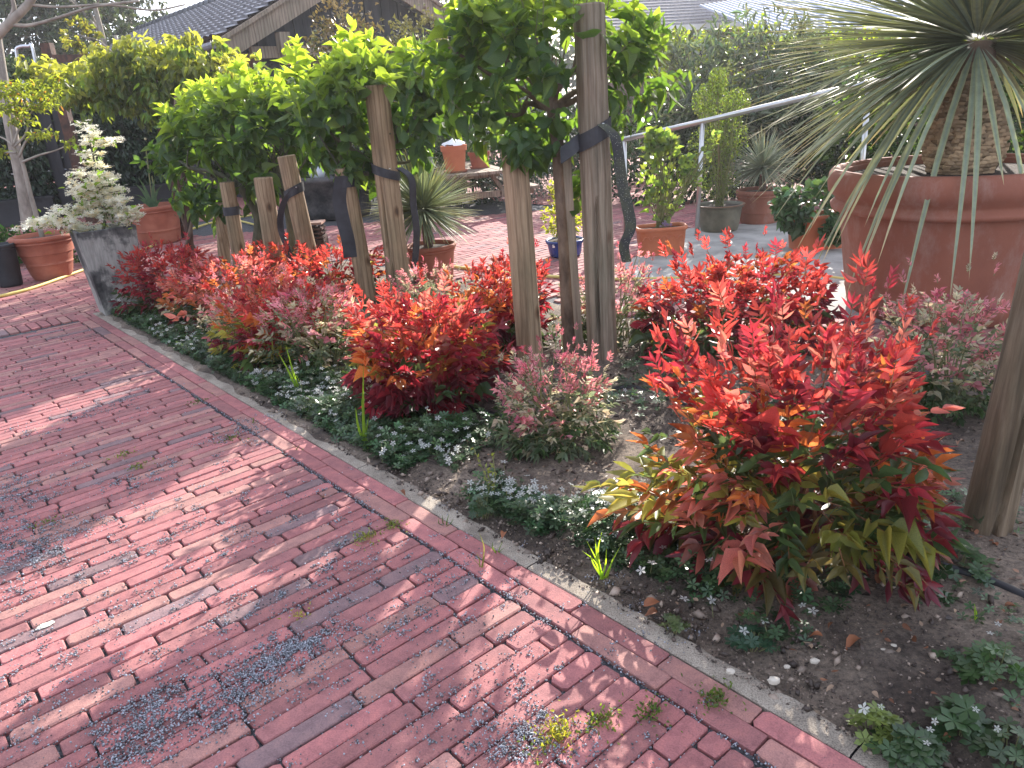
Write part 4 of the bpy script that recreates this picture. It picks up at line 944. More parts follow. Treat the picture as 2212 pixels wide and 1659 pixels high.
for x, y, r_, lb in ((1672, 1470, .011, 'largest pale pebble on the soil near the kerb'), (1760, 1428, .009, 'pale pebble a little behind the largest one'), (1908, 1405, .007, 'pale pebble on dark soil below the biggest shrub'), (1578, 1450, .009, 'buff pebble half buried beside the kerb'), (1990, 1200, .014, 'flat pale stone behind the black pipe'), (1930, 1395, .006, 'small pale chip right of the dark-soil pebble'), (1700, 1440, .006, 'small round pebble between the two pale ones')):
    b = G(x, y, .02); m_ = MB(); rg = np.random.default_rng(int(x)); n_ = 9; V = []
    for i in range(5):
        ph = math.pi * (i + .5) / 5
        for k in range(n_): a = 6.283 * k / n_; q = 1 + rg.uniform(-.16, .16); V.append(b + np.array([r_ * 1.2 * math.sin(ph) * math.cos(a) * q, r_ * .9 * math.sin(ph) * math.sin(a) * q, r_ * .7 * math.cos(ph)]))
    F = [(i * n_ + k, i * n_ + (k + 1) % n_, (i + 1) * n_ + (k + 1) % n_, (i + 1) * n_ + k) for i in range(4) for k in range(n_)] + [tuple(range(n_))[::-1], tuple(36 + k for k in range(n_))]
    setp(m_.add(V, [f[::-1] for f in F]).build('pebble', PEBBLE), lb, 'stone', 'pale stones on the soil')
lp = thing('cement_spot', G(97, 1352, .001), 'pale dried cement blob on the shaded path bricks', 'stain'); m_ = MB(); c_ = G(97, 1352, .0); V = [c_ + np.array([0, 0, .005])]; rg = np.random.default_rng(2)
for k in range(16): a = 6.283 * k / 16; q = rg.uniform(.75, 1.15); V.append(c_ + EX * .026 * math.cos(a) * q + EY * .013 * math.sin(a) * q + np.array([0, 0, .002]))
m_.add(V, [(0, 1 + k, 1 + (k + 1) % 16) for k in range(16)]).build('blob', simple('cement', (.6, .55, .45), (.75, .7, .6), 60, .9, .5, 200), lp)

# hoses
def hose(pts, r, label, name, mat, cat, grp=None):
    P = curve(pts, 8); setp(MB().tube(P, r, 10).build(name, mat, smooth=True), label, cat, grp)
hp = [G(x, y, .013) for x, y in ((-60, 652), (60, 625), (180, 583), (300, 543), (400, 500), (470, 478), (560, 462))]
hose(hp, .0125, 'yellow garden hose running from the left edge behind the grey planter', 'garden_hose', HOSE, 'hose', 'yellow hoses')
hose([G(x, y, .012) for x, y in ((380, 463), (430, 468), (500, 473), (600, 500), (690, 528), (760, 545), (900, 565), (1100, 590), (1300, 602), (1500, 600), (1700, 594), (1780, 598), (1850, 606))], .011, 'yellow hose crossing the paving behind the shrubs', 'garden_hose', HOSE, 'hose', 'yellow hoses')
hose([G(x, y, .012) for x, y in ((395, 448), (440, 450), (480, 452))], .010, 'short stretch of yellow hose near the dark trough', 'garden_hose', HOSE, 'hose', 'yellow hoses')
hose([G(x, y, .022) for x, y in ((860, 858), (960, 868), (1085, 898), (1200, 900), (1340, 838), (1440, 862), (1600, 930), (1750, 1060), (1890, 1168), (2020, 1218), (2130, 1252), (2260, 1310))], .0125, 'black irrigation pipe snaking through the bed under the shrubs', 'irrigation_pipe', PIPE, 'pipe')

# ------------------------------------------------------------------ pots
def pot(label, rim, hw, base, hb, mat, rings=True, name='plant_pot', rimh=.16, soil=.1, grp='terracotta pots', depth=None, bandy=.36, cat='plant pot', lipw=.07, z0=0.0):
    B = G(base[0], base[1], z0); m_ = mpp(B); B = B + np.array([0, hb * m_ * .9, 0]); m_ = mpp(B)
    T = D(rim[0], rim[1], B[1]); H = T[2] - z0; r1 = hw * m_; r0 = hb * m_
    cx_ = (B[0] + T[0]) / 2
    B = np.array([T[0] * .5 + B[0] * .5, B[1], z0])
    t = thing(name, B, label, cat, grp)
    r = lambda z: r0 + (r1 * .93 - r0) * (z / H) ** .9
    pr = [(0, .004), (r0 * .96, .004), (r0, .012)]
    for i in range(1, 7): z = H * (1 - rimh) * i / 6; pr.append((r(z), z))
    body = MB(); zb = H * bandy
    if rings:
        pr2 = []
        for (a, z) in pr:
            if z > zb and (not pr2 or pr2[-1][1] < zb): pr2 += [(r(zb), zb - .004), (r(zb) + .004, zb), (r(zb), zb + .004)]
            pr2.append((a, z))
        pr = pr2
    zr = H * (1 - rimh); e = r1 * lipw
    body.lathe(pr + [(r1 * .93 - .03 * r1, H * .985), (r1 * .86, H * .97), (r1 * .84, H * .6)], B, 64); body.build('body', mat, t, True)
    rm = [(r(zr) * .99, zr - .004), (r1 * .955, zr), (r1 * .965, zr + H * rimh * .12), (r1 * .925, zr + H * rimh * .22), (r1 * .93, zr + H * rimh * .3), (r1 - .01 * r1, H - H * rimh * .55), (r1, H - H * rimh * .35), (r1 * .99, H - H * rimh * .1), (r1 * .96, H), (r1 * .91, H + .001), (r1 * .885, H - H * .02), (r1 * .87, H * .9)]
    MB().lathe(rm, B, 64).build('rim', mat, t, True)
    zs = H * (1 - soil); V = []
    MB().lathe([(0, zs + .01), (r1 * .5, zs + .006), (r1 * .872, zs)], B, 40).build('soil', PSOIL, t, True)
    return t, B, H, r1
p1 = pot('terracotta pot with a band, left of the grey planter, holding a thin trunk', (80, 507), 63, (108, 606), 37, TERRA)
p2 = pot('large terracotta pot with a thick rolled rim just behind the grey planter', (326, 443), 55, (336, 530), 41, TERRA)
p3 = pot('terracotta pot holding the spiky yucca beside the cracked stake', (933, 527), 56, (930, 618), 42, TERRA)
p4 = pot('dark terracotta pot with a ball-shaped yucca beside the olive bowl', (1644, 408), 50, (1648, 487), 38, TERRA2, rimh=.2)
pB = pot('huge terracotta pot with white bloom on its side at the right', (2092, 352), 238, (2082, 705), 178, TERRA2, rimh=.27, bandy=.16, soil=.06)
p5 = pot('small cobalt blue glazed pot behind the rough trunk', (1221, 516), 42, (1223, 558), 33, GLAZE, False, grp='glazed pots', rimh=.2)
lb_ = MB(); q = D(1196, 532, p5[1][1] - .11); lb_.box(q, (.018, .002, .024)); lb_.build('price_tag', WHITEP, p5[0])
p6 = pot('wide olive glazed bowl with a brown rim beside the steel rail post', (1560, 440), 51, (1558, 505), 38, OLIVE, False, grp='glazed pots', rimh=.10)
MB().lathe([(p6[3] * 1.01, p6[2] * .975), (p6[3] * 1.03, p6[2] * .99), (p6[3] * 1.0, p6[2] * 1.01), (p6[3] * .93, p6[2] * 1.005)], p6[1], 64).build('rim_glaze', OLIVER, p6[0], True)
pk = pot('black plastic nursery tub cut by the left edge', (0, 527), 30, (12, 622), 22, BLACKP, False, grp='plastic tubs', rimh=.12)
# rectangular orange planters with relief
def boxpot(label, tl, tr, by, col, taper=.88, deep=.6, relief=True):
    B = G((tl[0] + tr[0]) / 2, by); m_ = mpp(B); W_ = (tr[0] - tl[0]) * m_ / 2; Dp = W_ * deep; B = B + np.array([0, Dp, 0]); H = D((tl[0] + tr[0]) / 2, (tl[1] + tr[1]) / 2, B[1] - Dp)[2]
    t = thing('planter_box', B, label, 'planter', 'orange planters'); n_ = 44
    def sq(a, z, ins=0):
        V = []
        for k in range(n_):
            th = 2 * math.pi * k / n_; c, s_ = math.cos(th), math.sin(th); f = (abs(c) ** 5 + abs(s_) ** 5) ** (-1 / 5)
            V.append(B + np.array([(W_ * a - ins) * f * c, (Dp * a - ins) * f * s_, z]))
        return V
    rows = [(taper, .0), (taper, .004), (.965, H * .84), (.985, H * .86), (1.03, H * .88), (1.05, H * .93), (1.03, H), (.96, H), (.92, H * .9), (.9, H * .6)]
    V = []; 
    for a, z in rows: V += sq(a, z)
    F = [(i * n_ + k, i * n_ + (k + 1) % n_, (i + 1) * n_ + (k + 1) % n_, (i + 1) * n_ + k) for i in range(len(rows) - 1) for k in range(n_)] + [tuple(range(n_))[::-1]]
    MB().add(V, F).build('body', TERRAOR, t, True)
    MB().add(sq(.93, H * .88), [tuple(range(n_))]).build('soil', PSOIL, t)
    if relief:
        for j in range(5):
            xc = W_ * (-.7 + .35 * j); zz = H * .62; yf = -Dp * (taper + (.965 - taper) * .7) - .002
            P = [B + np.array([xc + .12 * W_ * math.cos(a), yf, zz + .10 * H * math.sin(a)]) for a in np.linspace(math.pi * 1.0, 0, 9)]
            P = [P[0] + np.array([-.05 * W_, 0, -.02 * H])] + P + [P[-1] + np.array([.05 * W_, 0, -.02 * H])]
            MB().tube(P, .0035, 5).build('relief', TERRAOR, t)
    return t, B, H, W_
b1 = boxpot('orange planter with a wavy relief holding the tall leafy plant left of the rail post', (1381, 492), (1487, 492), 556, TERRAOR)
b2 = boxpot('plain orange planter under the round-leaved plant beside the huge pot', (1716, 468), (1838, 464), 544, TERRAOR, relief=False)

# tall grey square planter
t = thing('tall_planter', G(255, 690), 'tall tapered square planter with scuffed black and grey sides at the end of the bed', 'planter')
c0 = G(230, 684); c1 = G(316, 667); bx = unit((c1 - c0)); by_ = np.array([-bx[1], bx[0], 0]); wb = np.linalg.norm(c1 - c0)
cen = (c0 + c1) / 2 + by_ * wb / 2; zt = D(175, 500, c0[1])[2]; wt = wb * 1.42; V = []
for wv, z in ((wb, -.02), (wt, zt), (wt - .05, zt), (wt - .06, zt - .06)):
    for a, b in ((-1, -1), (1, -1), (1, 1), (-1, 1)): V.append(cen + bx * a * wv / 2 + by_ * b * wv / 2 + np.array([0, 0, z]))
F = [(i * 4 + k, i * 4 + (k + 1) % 4, (i + 1) * 4 + (k + 1) % 4, (i + 1) * 4 + k) for i in range(3) for k in range(4)]
o = MB().add(V, F).build('body', PLANTER, t); bv = o.modifiers.new('bevel', 'BEVEL'); bv.width = .006; bv.segments = 2
MB().add([V[12 + k] for k in range(4)], [(0, 1, 2, 3)]).build('soil', PSOIL, t)
VB = cen + np.array([0, 0, zt]); 
# white blossoming shrub in it
vt = thing('white_blossom_shrub', VB - np.array([0, 0, .05]), 'white flowering shrub with tiered blossom growing from the tall grey planter', 'shrub'); rg = np.random.default_rng(12)
st = MB(); lead = curve([VB - np.array([0, 0, .05])] + [D(x, y, VB[1]) for x, y in ((228, 440), (212, 400), (204, 350), (190, 290), (184, 268))], 6)
st.tube(lead, list(np.linspace(.010, .003, len(lead))), 6)
heads = []; gl = []
def tier(x0, y0, x1, y1, n_, spread=9, dy=0.0):
    a = D(x0, y0, VB[1] - dy); b = D(x1, y1, VB[1] - dy); near = min(lead, key=lambda p: np.linalg.norm(p - (a + b) / 2))
    for e in (a, b): st.tube(curve([near, (near + e) / 2 + np.array([0, 0, -.01]), e], 3), .0025, 4, False)
    mm = mpp(a)
    for i in range(int(n_ * .68)):
        f = rg.uniform(0, 1); p = a + (b - a) * f + rg.normal(0, 1, 3) * np.array([spread * .8, spread * 2.2, spread * .45]) * mm; heads.append(p)
        if rg.random() < .55: gl.append(p + rg.normal(0, .02, 3) - np.array([0, 0, .02]))
for a in ((175, 272, 205, 290, 12), (178, 310, 238, 305, 16), (185, 328, 215, 335, 8), (190, 352, 225, 362, 12, 6), (160, 375, 232, 385, 22), (165, 400, 240, 400, 26), (160, 420, 260, 412, 34), (170, 440, 280, 430, 40), (190, 460, 295, 452, 44), (120, 455, 200, 450, 22), (70, 480, 170, 478, 36), (150, 492, 215, 490, 22), (230, 475, 300, 470, 24), (60, 482, 110, 486, 12)):
    tier(*a[:5], spread=a[5] if len(a) > 5 else 8)
st.build('branches', BARKG, vt, True)
P = []; nn = []
for h_ in heads:
    for _ in range(14): P.append(h_ + rg.normal(0, 1, 3) * np.array([.024, .024, .009])); nn.append(unit(rg.normal(0, .42, 3) + np.array([0, -.25, 1])))
P = np.array(P); nn = np.array(nn); k = len(P); Lf = rg.uniform(.015, .026, k)
cw = np.where(rg.random((k, 1)) < .85, np.array([[.90, .88, .80]]), np.array([[.85, .74, .52]])) * rg.uniform(.9, 1.08, (k, 1))
o_idx = np.argsort(np.linalg.norm(P - EYE, axis=1)); ia, ib = o_idx[:200], o_idx[200:]; rd = unit(rg.normal(0, 1, (k, 3)) * [1, 1, .1])
leaf_parts('floret', 'floret', T_STAR, P[ia], rd[ia], nn[ia], Lf[ia], Lf[ia], cw[ia], PETAL, vt)
foliage('blossom', T_STAR, P[ib], rd[ib], nn[ib], Lf[ib], Lf[ib], np.clip(cw[ib], 0, .9), PETAL, vt)
P = np.array(gl + [g_ + rg.normal(0, .03, 3) for g_ in gl]); k = len(P); Lf = rg.uniform(.03, .06, k)
foliage('leaves', T_LANCE, P, unit(rg.normal(0, 1, (k, 3)) + [0, 0, .5]), unit(rg.normal(0, .5, (k, 3)) + [0, 0, 1]), Lf, Lf * .2, np.array([.13, .22, .05]) * rg.uniform(.5, 1.8, (k, 1)), LEAF, vt)

# ------------------------------------------------------------------ yuccas
def yucca(label, C, Lb, wdt, nb, npart, seed, el0=-.6, upbias=.0, stiff=.15, col=(.20, .27, .17), tipc=(.55, .42, .22), edge=(.48, .46, .18), name='yucca', key='y', trunk=None, group='spiky yuccas in pots', extra=()):
    rg = np.random.default_rng(seed); t = thing(name, trunk if trunk is not None else C, label, 'yucca', group)
    metas = []; rest = []
    V0 = T_BLADE[0]; nv = len(V0)
    pool = []
    for v in range(6):                       # bent blade variants with fixed colours
        dr = stiff * (.3 + v * .35); V = V0.copy(); tt = V[:, 1].copy(); V[:, 2] = V[:, 2] * .8; 
        V[:, 2] = V[:, 2] * 1.0 - dr * tt ** 2.2 / max(wdt, 1e-4) * 0
        c = np.array(col)[None] * (1 + .25 * (v % 3 - 1)) * (1 - .0 * tt[:, None]); e = T_BLADE[2][:, None]
        c = c * (1 - .55 * e) + np.array(edge)[None] * .55 * e; tp = np.clip((tt - (.86 if v % 2 else .93)) / .08, 0, 1)[:, None]; c = c * (1 - tp) + np.array(tipc)[None] * tp
        pool.append((V, c, dr))
    made = {}
    for i in range(nb + len(extra)):
        z = rg.uniform(math.sin(el0), 1); az = rg.uniform(0, 6.283); ce = math.sqrt(1 - z * z)
        d = unit(np.array([ce * math.cos(az), ce * math.sin(az), z + upbias]) + rg.normal(0, .04, 3))
        if extra and i < nb and d[2] < .30 and d[1] < .15 and -.8 < d[0] < .7 and rg.random() < .95: continue
        v = rg.integers(0, 6); V, c, dr = pool[v]; L_ = Lb * rg.uniform(.82, 1.08)
        if d[2] < -.15: dr = dr * 1.6
        if i >= nb:
            ex, ey, edy = extra[i - nb]; tip = D(ex, ey, C[1] - edy * 1.42); dr = .40; dv = tip + np.array([0, 0, dr * np.linalg.norm(tip - C)]) - C; L_ = np.linalg.norm(dv); d = dv / L_; dr = dr * np.linalg.norm(tip - C) / L_
        x = unit(np.cross(d, [0, 0, 1.]) + 1e-6); up = np.cross(x, d); W_ = wdt * rg.uniform(.8, 1.15)
        P = C + d * .05 * Lb + x * V[:, 0:1] * W_ + d * (V[:, 1:2] * L_) + up * (V[:, 2:3] * W_)
        P = P - np.array([0, 0, 1.]) * (dr * L_ * (V[:, 1:2] ** 2.2)) * (1 if d[2] < .9 else .2)
        metas.append((P, c * rg.uniform(.8, 1.2), np.linalg.norm(P[-1] - EYE)))
    metas.sort(key=lambda q: q[2])
    org = np.array(t.location)
    for P, c, _ in metas[:npart]:
        me = nmesh('blade', P - org, T_BLADE[1], np.clip(c, 0, 1)); link('blade', me, LEAFHAIR, t)
    rest = metas[npart:]
    if rest:
        V = np.concatenate([q[0] for q in rest]) - org; c = np.concatenate([q[1] for q in rest]); F = (T_BLADE[1][None] + (np.arange(len(rest)) * nv)[:, None, None]).reshape(-1, 3)
        link('blades', nmesh('blades', V, F, np.clip(c, 0, 1)), LEAFHAIR, t)['kind'] = 'stuff'
    return t
BB = pB[1]; Hb = pB[2]
HC = D(2112, 88, BB[1] - .05)
HANG = [(x, y, dy) for x, y, dy in ((1640, 430, 0), (1690, 470, .1), (1730, 545, .1), (1760, 600, .2), (1835, 640, .3), (1905, 560, .35), (1945, 690, .4), (2052, 640, .5), (2092, 590, .5), (1700, 400, 0), (1670, 350, 0), (1760, 500, .2), (1820, 520, .3), (1860, 600, .35), (1790, 560, .25), (1880, 480, .3), (1720, 430, .1), (2230, 620, .4), (2280, 500, .3), (1840, 450, .2), (1780, 420, .1), (1650, 310, 0), (1680, 280, -.1))]
yt = yucca('big yucca with long drooping blades and a scaly barrel trunk in the huge pot', HC, 1.04, .0140, 760, 300, 5, el0=-.5, stiff=.075, upbias=-.02, col=(.25, .31, .24), key='big', extra=HANG)
yt2 = np.array(yt.location)
base_ = np.array([D(2078, 352, BB[1])[0], BB[1], Hb * .93])
prof = [(.0, 0.), (.150, 0.), (.178, .05), (.190, .13), (.182, .20), (.160, .28), (.13, .36), (.10, .44), (.08, HC[2] - base_[2])]
MB().lathe([(r_ * .93, z_) for r_, z_ in prof], base_, 32).build('trunk', simple('yucca_core', (.09, .06, .04), (.18, .12, .08), 20, .9, .5, 60), yt, True)
sc_m = MB()
scv = [(-.5, 0, 0), (.5, 0, 0), (.62, .35, .22), (.3, .8, .34), (-.3, .85, .34), (-.62, .35, .22), (0, .4, .45)]
scf = [(0, 1, 6), (1, 2, 6), (2, 3, 6), (3, 4, 6), (4, 5, 6), (5, 0, 6)]
V = np.array(scv); sme = []
for v_ in range(3):
    me = nmesh('leaf_base', V + np.random.default_rng(v_).normal(0, .04, V.shape), scf, np.ones((7, 3))); me.materials.append(SCALE); sme.append(me)
rg = np.random.default_rng(9); cand = []
prof = [(a_ * 1.1, b_) for a_, b_ in prof]
zz = [q[1] for q in prof[1:]]; rrr = [q[0] for q in prof[1:]]
z_ = .005; row = 0
while z_ < .50:
    r_ = float(np.interp(z_, zz, rrr)); n_ = int(2 * math.pi * r_ / .034)
    for k in range(n_):
        a = 2 * math.pi * (k + .5 * (row % 2)) / n_ + rg.uniform(-.04, .04); p = base_ + np.array([r_ * .94 * math.cos(a), r_ * .94 * math.sin(a), z_ + rg.uniform(-.003, .003)])
        cand.append((p, a, z_))
    z_ += .017; row += 1
cand.sort(key=lambda q: np.linalg.norm(q[0] - EYE))
for p, a, z_ in cand[:300]:
    o = bpy.data.objects.new('leaf_base', sme[rg.integers(3)]); o.parent = yt
    n3 = np.array([math.cos(a), math.sin(a), 0.]); x3 = np.array([-math.sin(a), math.cos(a), 0.]); y3 = np.array([0, 0, 1.]); s3 = rg.uniform(.034, .042)
    m4 = np.eye(4); m4[:3, 0] = x3 * s3; m4[:3, 1] = (y3 + n3 * .25) * s3 * .85; m4[:3, 2] = (n3 + x3 * rg.normal(0, .1)) * s3 * .9; m4[:3, 3] = p - yt2
    o.matrix_basis = Matrix(m4.tolist()); f = min(1, z_ / .5); c = np.array((.62, .43, .26)) * (1 - f * .45) * rg.uniform(.45, 1.25); o.color = (*[float(q) for q in c], 1); COL.objects.link(o)
yucca('bushy blue-green yucca ball with yellow leaf tips in the pot beside the cracked stake', D(912, 452, p3[1][1] - .02), .40, .0072, 560, 160, 6, el0=-.6, stiff=.035, col=(.21, .28, .20), tipc=(.55, .48, .15), edge=(.45, .45, .2), key='mid')
yucca('small round grey-green yucca behind the rail post', D(1648, 362, p4[1][1]), .34, .006, 330, 60, 7, el0=-.6, stiff=.06, col=(.22, .27, .21), edge=(.4, .42, .26), key='sm')
for (pp, x, y, r_) in ((p3, 922, 500, .035), (p4, 1648, 392, .03)):
    q = D(x, y, pp[1][1]); MB().tube([np.array([q[0], q[1], pp[2] * .85]), q + np.array([0, 0, .05])], r_, 10).build('yucca_stem', BARK, bpy.data.objects[[o.name for o in bpy.data.objects if o.get('label', '').startswith('bushy blue-green' if pp is p3 else 'small round grey-green')][0]])

# ------------------------------------------------------------------ potted leafy plants
def leafy(name, label, base, ctrs, n_, L_, wr, col, seed, mat=LEAF, tm=T_OVATE, cat='plant', grp='leafy plants in pots', stems=14, npart=0, C2=None, up=.5, stemmat=STEMG):
    rg = np.random.default_rng(seed); t = thing(name, base, label, cat, grp); P = []; st = MB()
    for (c, r_) in ctrs:
        c = np.array(c, float); r_ = np.array(r_, float); k = int(n_ / len(ctrs))
        u = unit(rg.normal(0, 1, (k, 3))) * (rg.uniform(.1, 1, (k, 1)) ** .45); P.append(c + u * r_)
    P = np.concatenate(P); k = len(P)
    for i in rg.choice(k, min(stems, k), replace=False): b = np.array(base); st.tube(curve([b + rg.normal(0, .02, 3) * [1, 1, 0], (b + P[i]) / 2 + rg.normal(0, .02, 3), P[i]], 3), .003, 4, False)
    st.build('stems', stemmat, t)
    cen_ = np.array(base) + [0, 0, .1]; d = unit(unit(P - cen_) + rg.normal(0, .5, (k, 3)) + [0, 0, up - .5]); nn = unit(rg.normal(0, .5, (k, 3)) + [0, 0, 1]); L = L_ * rg.uniform(.65, 1.2, k)
    C = np.array(col) * rg.uniform(.6, 1.5, (k, 1)) * (1 + rg.normal(0, .07, (k, 3)))
    split_foliage(tm, name + str(wr), [P, d, nn, L, L * wr, C], npart, mat, t, None if C2 is None else np.tile(C2, (k, 1)))
    return t
pb = np.array([b1[1][0], b1[1][1], b1[2] * .9]); y0 = pb[1]
leafy('tall_potted_plant', 'tall loose plant with soft green lobed leaves in the relief planter', pb, [(D(1432, 430, y0), (.17, .13, .16)), (D(1425, 370, y0), (.16, .12, .16)), (D(1410, 310, y0), (.06, .05, .10)), (D(1440, 320, y0), (.10, .08, .10)), (D(1480, 370, y0), (.08, .08, .12))], 330, .062, .4, (.17, .25, .10), 51, npart=100, stems=40)
leafy('tall_potted_plant', 'thin hairy shoot with few leaves crossing the steel rail post', pb, [(D(1530, 330, y0 - .15), (.06, .03, .09)), (D(1505, 390, y0 - .1), (.05, .04, .07)), (D(1545, 300, y0 - .15), (.02, .02, .04))], 40, .045, .33, (.2, .28, .13), 52, stems=10)
fw = MB(); q = D(1438, 485, b1[1][1] - b1[3] * .5); gk = thing('pansy_flower', q, 'small lilac flower in front in the relief planter', 'flower'); rg = np.random.default_rng(3); k = 14
foliage('petals', T_STAR, q + rg.normal(0, .012, (k, 3)), unit(rg.normal(0, 1, (k, 3))), unit(rg.normal(0, .4, (k, 3)) + [0, -1, .4]), np.full(k, .014), np.full(k, .014), np.tile([.42, .30, .55], (k, 1)), PETAL, gk, stuff=False)
pc = np.array([p6[1][0], p6[1][1], p6[2] * .9])
leafy('airy_bush', 'airy upright small-leaved bush in the olive bowl', pc, [(D(1548, 395, pc[1]), (.21, .18, .16)), (D(1535, 320, pc[1]), (.2, .17, .2)), (D(1575, 300, pc[1]), (.17, .16, .2)), (D(1560, 240, pc[1]), (.2, .16, .16)), (D(1525, 220, pc[1]), (.12, .12, .14)), (D(1590, 225, pc[1]), (.12, .1, .13)), (D(1550, 180, pc[1]), (.09, .08, .12))], 5600, .017, .35, (.13, .19, .07), 53, tm=T_SMALL, stems=60)
MB().tube([pc, D(1550, 180, pc[1])], .006, 6).build('cane', STAKE, bpy.data.objects['airy_bush'])
pd = np.array([b2[1][0], b2[1][1], b2[2] * .9]); yd = pd[1]
leafy('trailing_plant', 'round-leaved trailing plant spilling over the plain orange planter', pd, [(D(1760, 440, yd), (.26, .2, .12)), (D(1720, 470, yd - .08), (.13, .12, .12)), (D(1790, 420, yd), (.18, .16, .10)), (D(1800, 490, yd - .15), (.09, .05, .10)), (D(1700, 440, yd), (.10, .12, .12))], 620, .06, .5, (.075, .15, .06), 54, mat=LEAFDARK, npart=120, up=.6)
pe = np.array([p5[1][0], p5[1][1], p5[2] * .9])
leafy('variegated_bush', 'yellow and green variegated bush in the cobalt blue pot', pe, [(D(1205, 470, pe[1]), (.13, .12, .15)), (D(1240, 450, pe[1]), (.13, .12, .17)), (D(1215, 410, pe[1]), (.11, .1, .10)), (D(1225, 490, pe[1]), (.14, .12, .08))], 620, .035, .33, (.10, .17, .05), 55, C2=np.array([.45, .45, .10]))
# allium stems behind the rolled-rim pot
al = thing('allium', np.array([p2[1][0], p2[1][1], p2[2] * .9]), 'two dry onion-flower stalks over strap leaves in the rolled-rim pot', 'plant'); b = np.array(al.location); st = MB()
st.tube([b, D(315, 320, b[1])], .006, 6); st.tube([b + np.array([.05, 0, 0]), D(328, 380, b[1])], .006, 6); st.build('stalk', STEMG, al)
MB().lathe([(0, -.014), (.01, -.01), (.014, 0), (.01, .01), (0, .014)], D(314, 300, b[1]), 12).build('seed_head', simple('seedhead', (.4, .38, .2), (.5, .46, .3), 9), al)
for tx, ty in ((290, 395), (300, 385), (285, 420), (335, 385), (350, 400), (370, 430), (385, 470), (278, 430)):
    q = D(tx, ty, b[1] - .08); P = curve([b, (b + q) / 2 + np.array([0, 0, .05]), q], 5); V = []; n_ = len(P)
    for i, p in enumerate(P): w_ = .018 * (1 - (i / (n_ - 1)) ** 2) + .001; V += [p - np.array([w_, 0, 0]), p + np.array([w_, 0, 0])]
    me = nmesh('strap_leaf', np.array(V) - b, [(i * 2, i * 2 + 1, i * 2 + 3, i * 2 + 2) for i in range(n_ - 1)], np.tile([.10, .17, .09], (len(V), 1))); link('strap_leaf', me, LEAFDARK, al)

# ------------------------------------------------------------------ steel handrail
hr = thing('handrail', G(1505, 512), 'brushed steel handrail sloping up to the right behind the pots', 'handrail')
P1 = G(1505, 512); top1 = D(1518, 262, P1[1]); 
d1 = 6.1; top2 = D(1878, 178, P1[1] - .75); top0 = D(1340, 303, P1[1] + .35)
MB().tube([top0, top1, top2, top2 + (top2 - top1) * .6], .021, 16).build('rail', STEEL, hr, True)
MB().tube([P1, top1 - np.array([0, 0, .015])], .0195, 16).build('post', STEEL, hr, True)
MB().tube([np.array([top2[0], top2[1], 0]), top2 - np.array([0, 0, .015])], .0195, 16).build('post', STEEL, hr, True)
q0 = top0 + (top1 - top0) * .05; MB().tube([np.array([q0[0], q0[1], 0]), q0 - np.array([0, 0, .015])], .0195, 16).build('post', STEEL, hr, True)
MB().lathe([(0, .008), (.045, .008), (.045, 0)], P1, 20).build('foot_plate', STEEL, hr)

# ------------------------------------------------------------------ picnic table
tb = thing('picnic_table', G(1040, 468), 'weathered wooden picnic table with two pots on it', 'table')
tc_ = G(1035, 470); hT = .60; hS = .36; ux = unit(np.array([1, -.10, 0])); uy = unit(np.array([-.42, 1, 0])); uy = unit(uy - ux * (uy @ ux)); uy = unit(np.array([-.25, 1, 0]))
ux = np.array([uy[1], -uy[0], 0]); Wd = .72; Ln = 1.5
c_ = tc_ + uy * .1
hT = D(1000, 372, c_[1])[2]; hS = hT * .58
for i in range(6):
    x_ = (-.5 + (i + .5) / 6) * Wd; MB().bar(c_ + ux * x_ - uy * .25 + EZ * (hT - .012), c_ + ux * x_ + uy * Ln + EZ * (hT - .012), Wd / 6 - .01, .03).build('plank', TABLEW, tb)
for sd_ in (-1, 1):
    for j in range(2):
        x_ = sd_ * (Wd * .74 + j * .1); MB().bar(c_ + ux * x_ - uy * .25 + EZ * hS, c_ + ux * x_ + uy * Ln + EZ * hS, .09, .03).build('bench_plank', TABLEW, tb)
for yy in (0., Ln - .3):
    o_ = c_ + uy * yy
    for sd_ in (-1, 1): MB().bar(o_ + ux * sd_ * Wd * .26 + EZ * (hT - .03), o_ + ux * sd_ * Wd * .66, .04, .075, uy).build('leg', TABLEW, tb)
    MB().bar(o_ + uy * .045 - ux * Wd * .42 + EZ * (hT - .055), o_ + uy * .045 + ux * Wd * .42 + EZ * (hT - .055), .04, .05).build('cross_beam', TABLEW, tb)
    MB().bar(o_ - uy * .045 - ux * Wd * .92 + EZ * (hS - .05), o_ - uy * .045 + ux * Wd * .92 + EZ * (hS - .05), .04, .065).build('cross_beam', TABLEW, tb)
def smallpot(px, py, hw, hpx, Y, zb, label, nm='small_pot', sauc=False):
    q = D(px, py, Y); m_ = mpp(q); q[2] = zb; H = hpx * m_; r_ = hw * m_; t = thing(nm, q, label, 'plant pot', 'pots on the picnic table')
    MB().lathe([(0, .004), (r_ * .72, .004), (r_ * .9, H * .8), (r_ * 1.0, H * .8), (r_ * 1.02, H), (r_ * .93, H), (r_ * .88, H * .85), (0, H * .85)], q, 32).build('body', TERRAOR if not sauc else TERRA, t)
    MB().lathe([(0, .003), (r_ * .85, .002), (r_ * .95, .022), (r_ * .88, .022), (0, .006)], q, 32).build('saucer', TERRA, t)
    return t, q, H, r_
s1 = smallpot(984, 366, 28, 56, c_[1] + .0, hT + .004, 'orange pot with a crumpled white cloth over its rim on the table')
s2 = smallpot(1037, 362, 24, 34, c_[1] + .35, hT + .004, 'low terracotta pot with bushy green herb on the table', sauc=True)
rg = np.random.default_rng(14); cl = thing('white_cloth', s1[1] + EZ * s1[2], 'crumpled white cloth lying over the orange pot on the table', 'cloth')
V = []; r_ = s1[3]
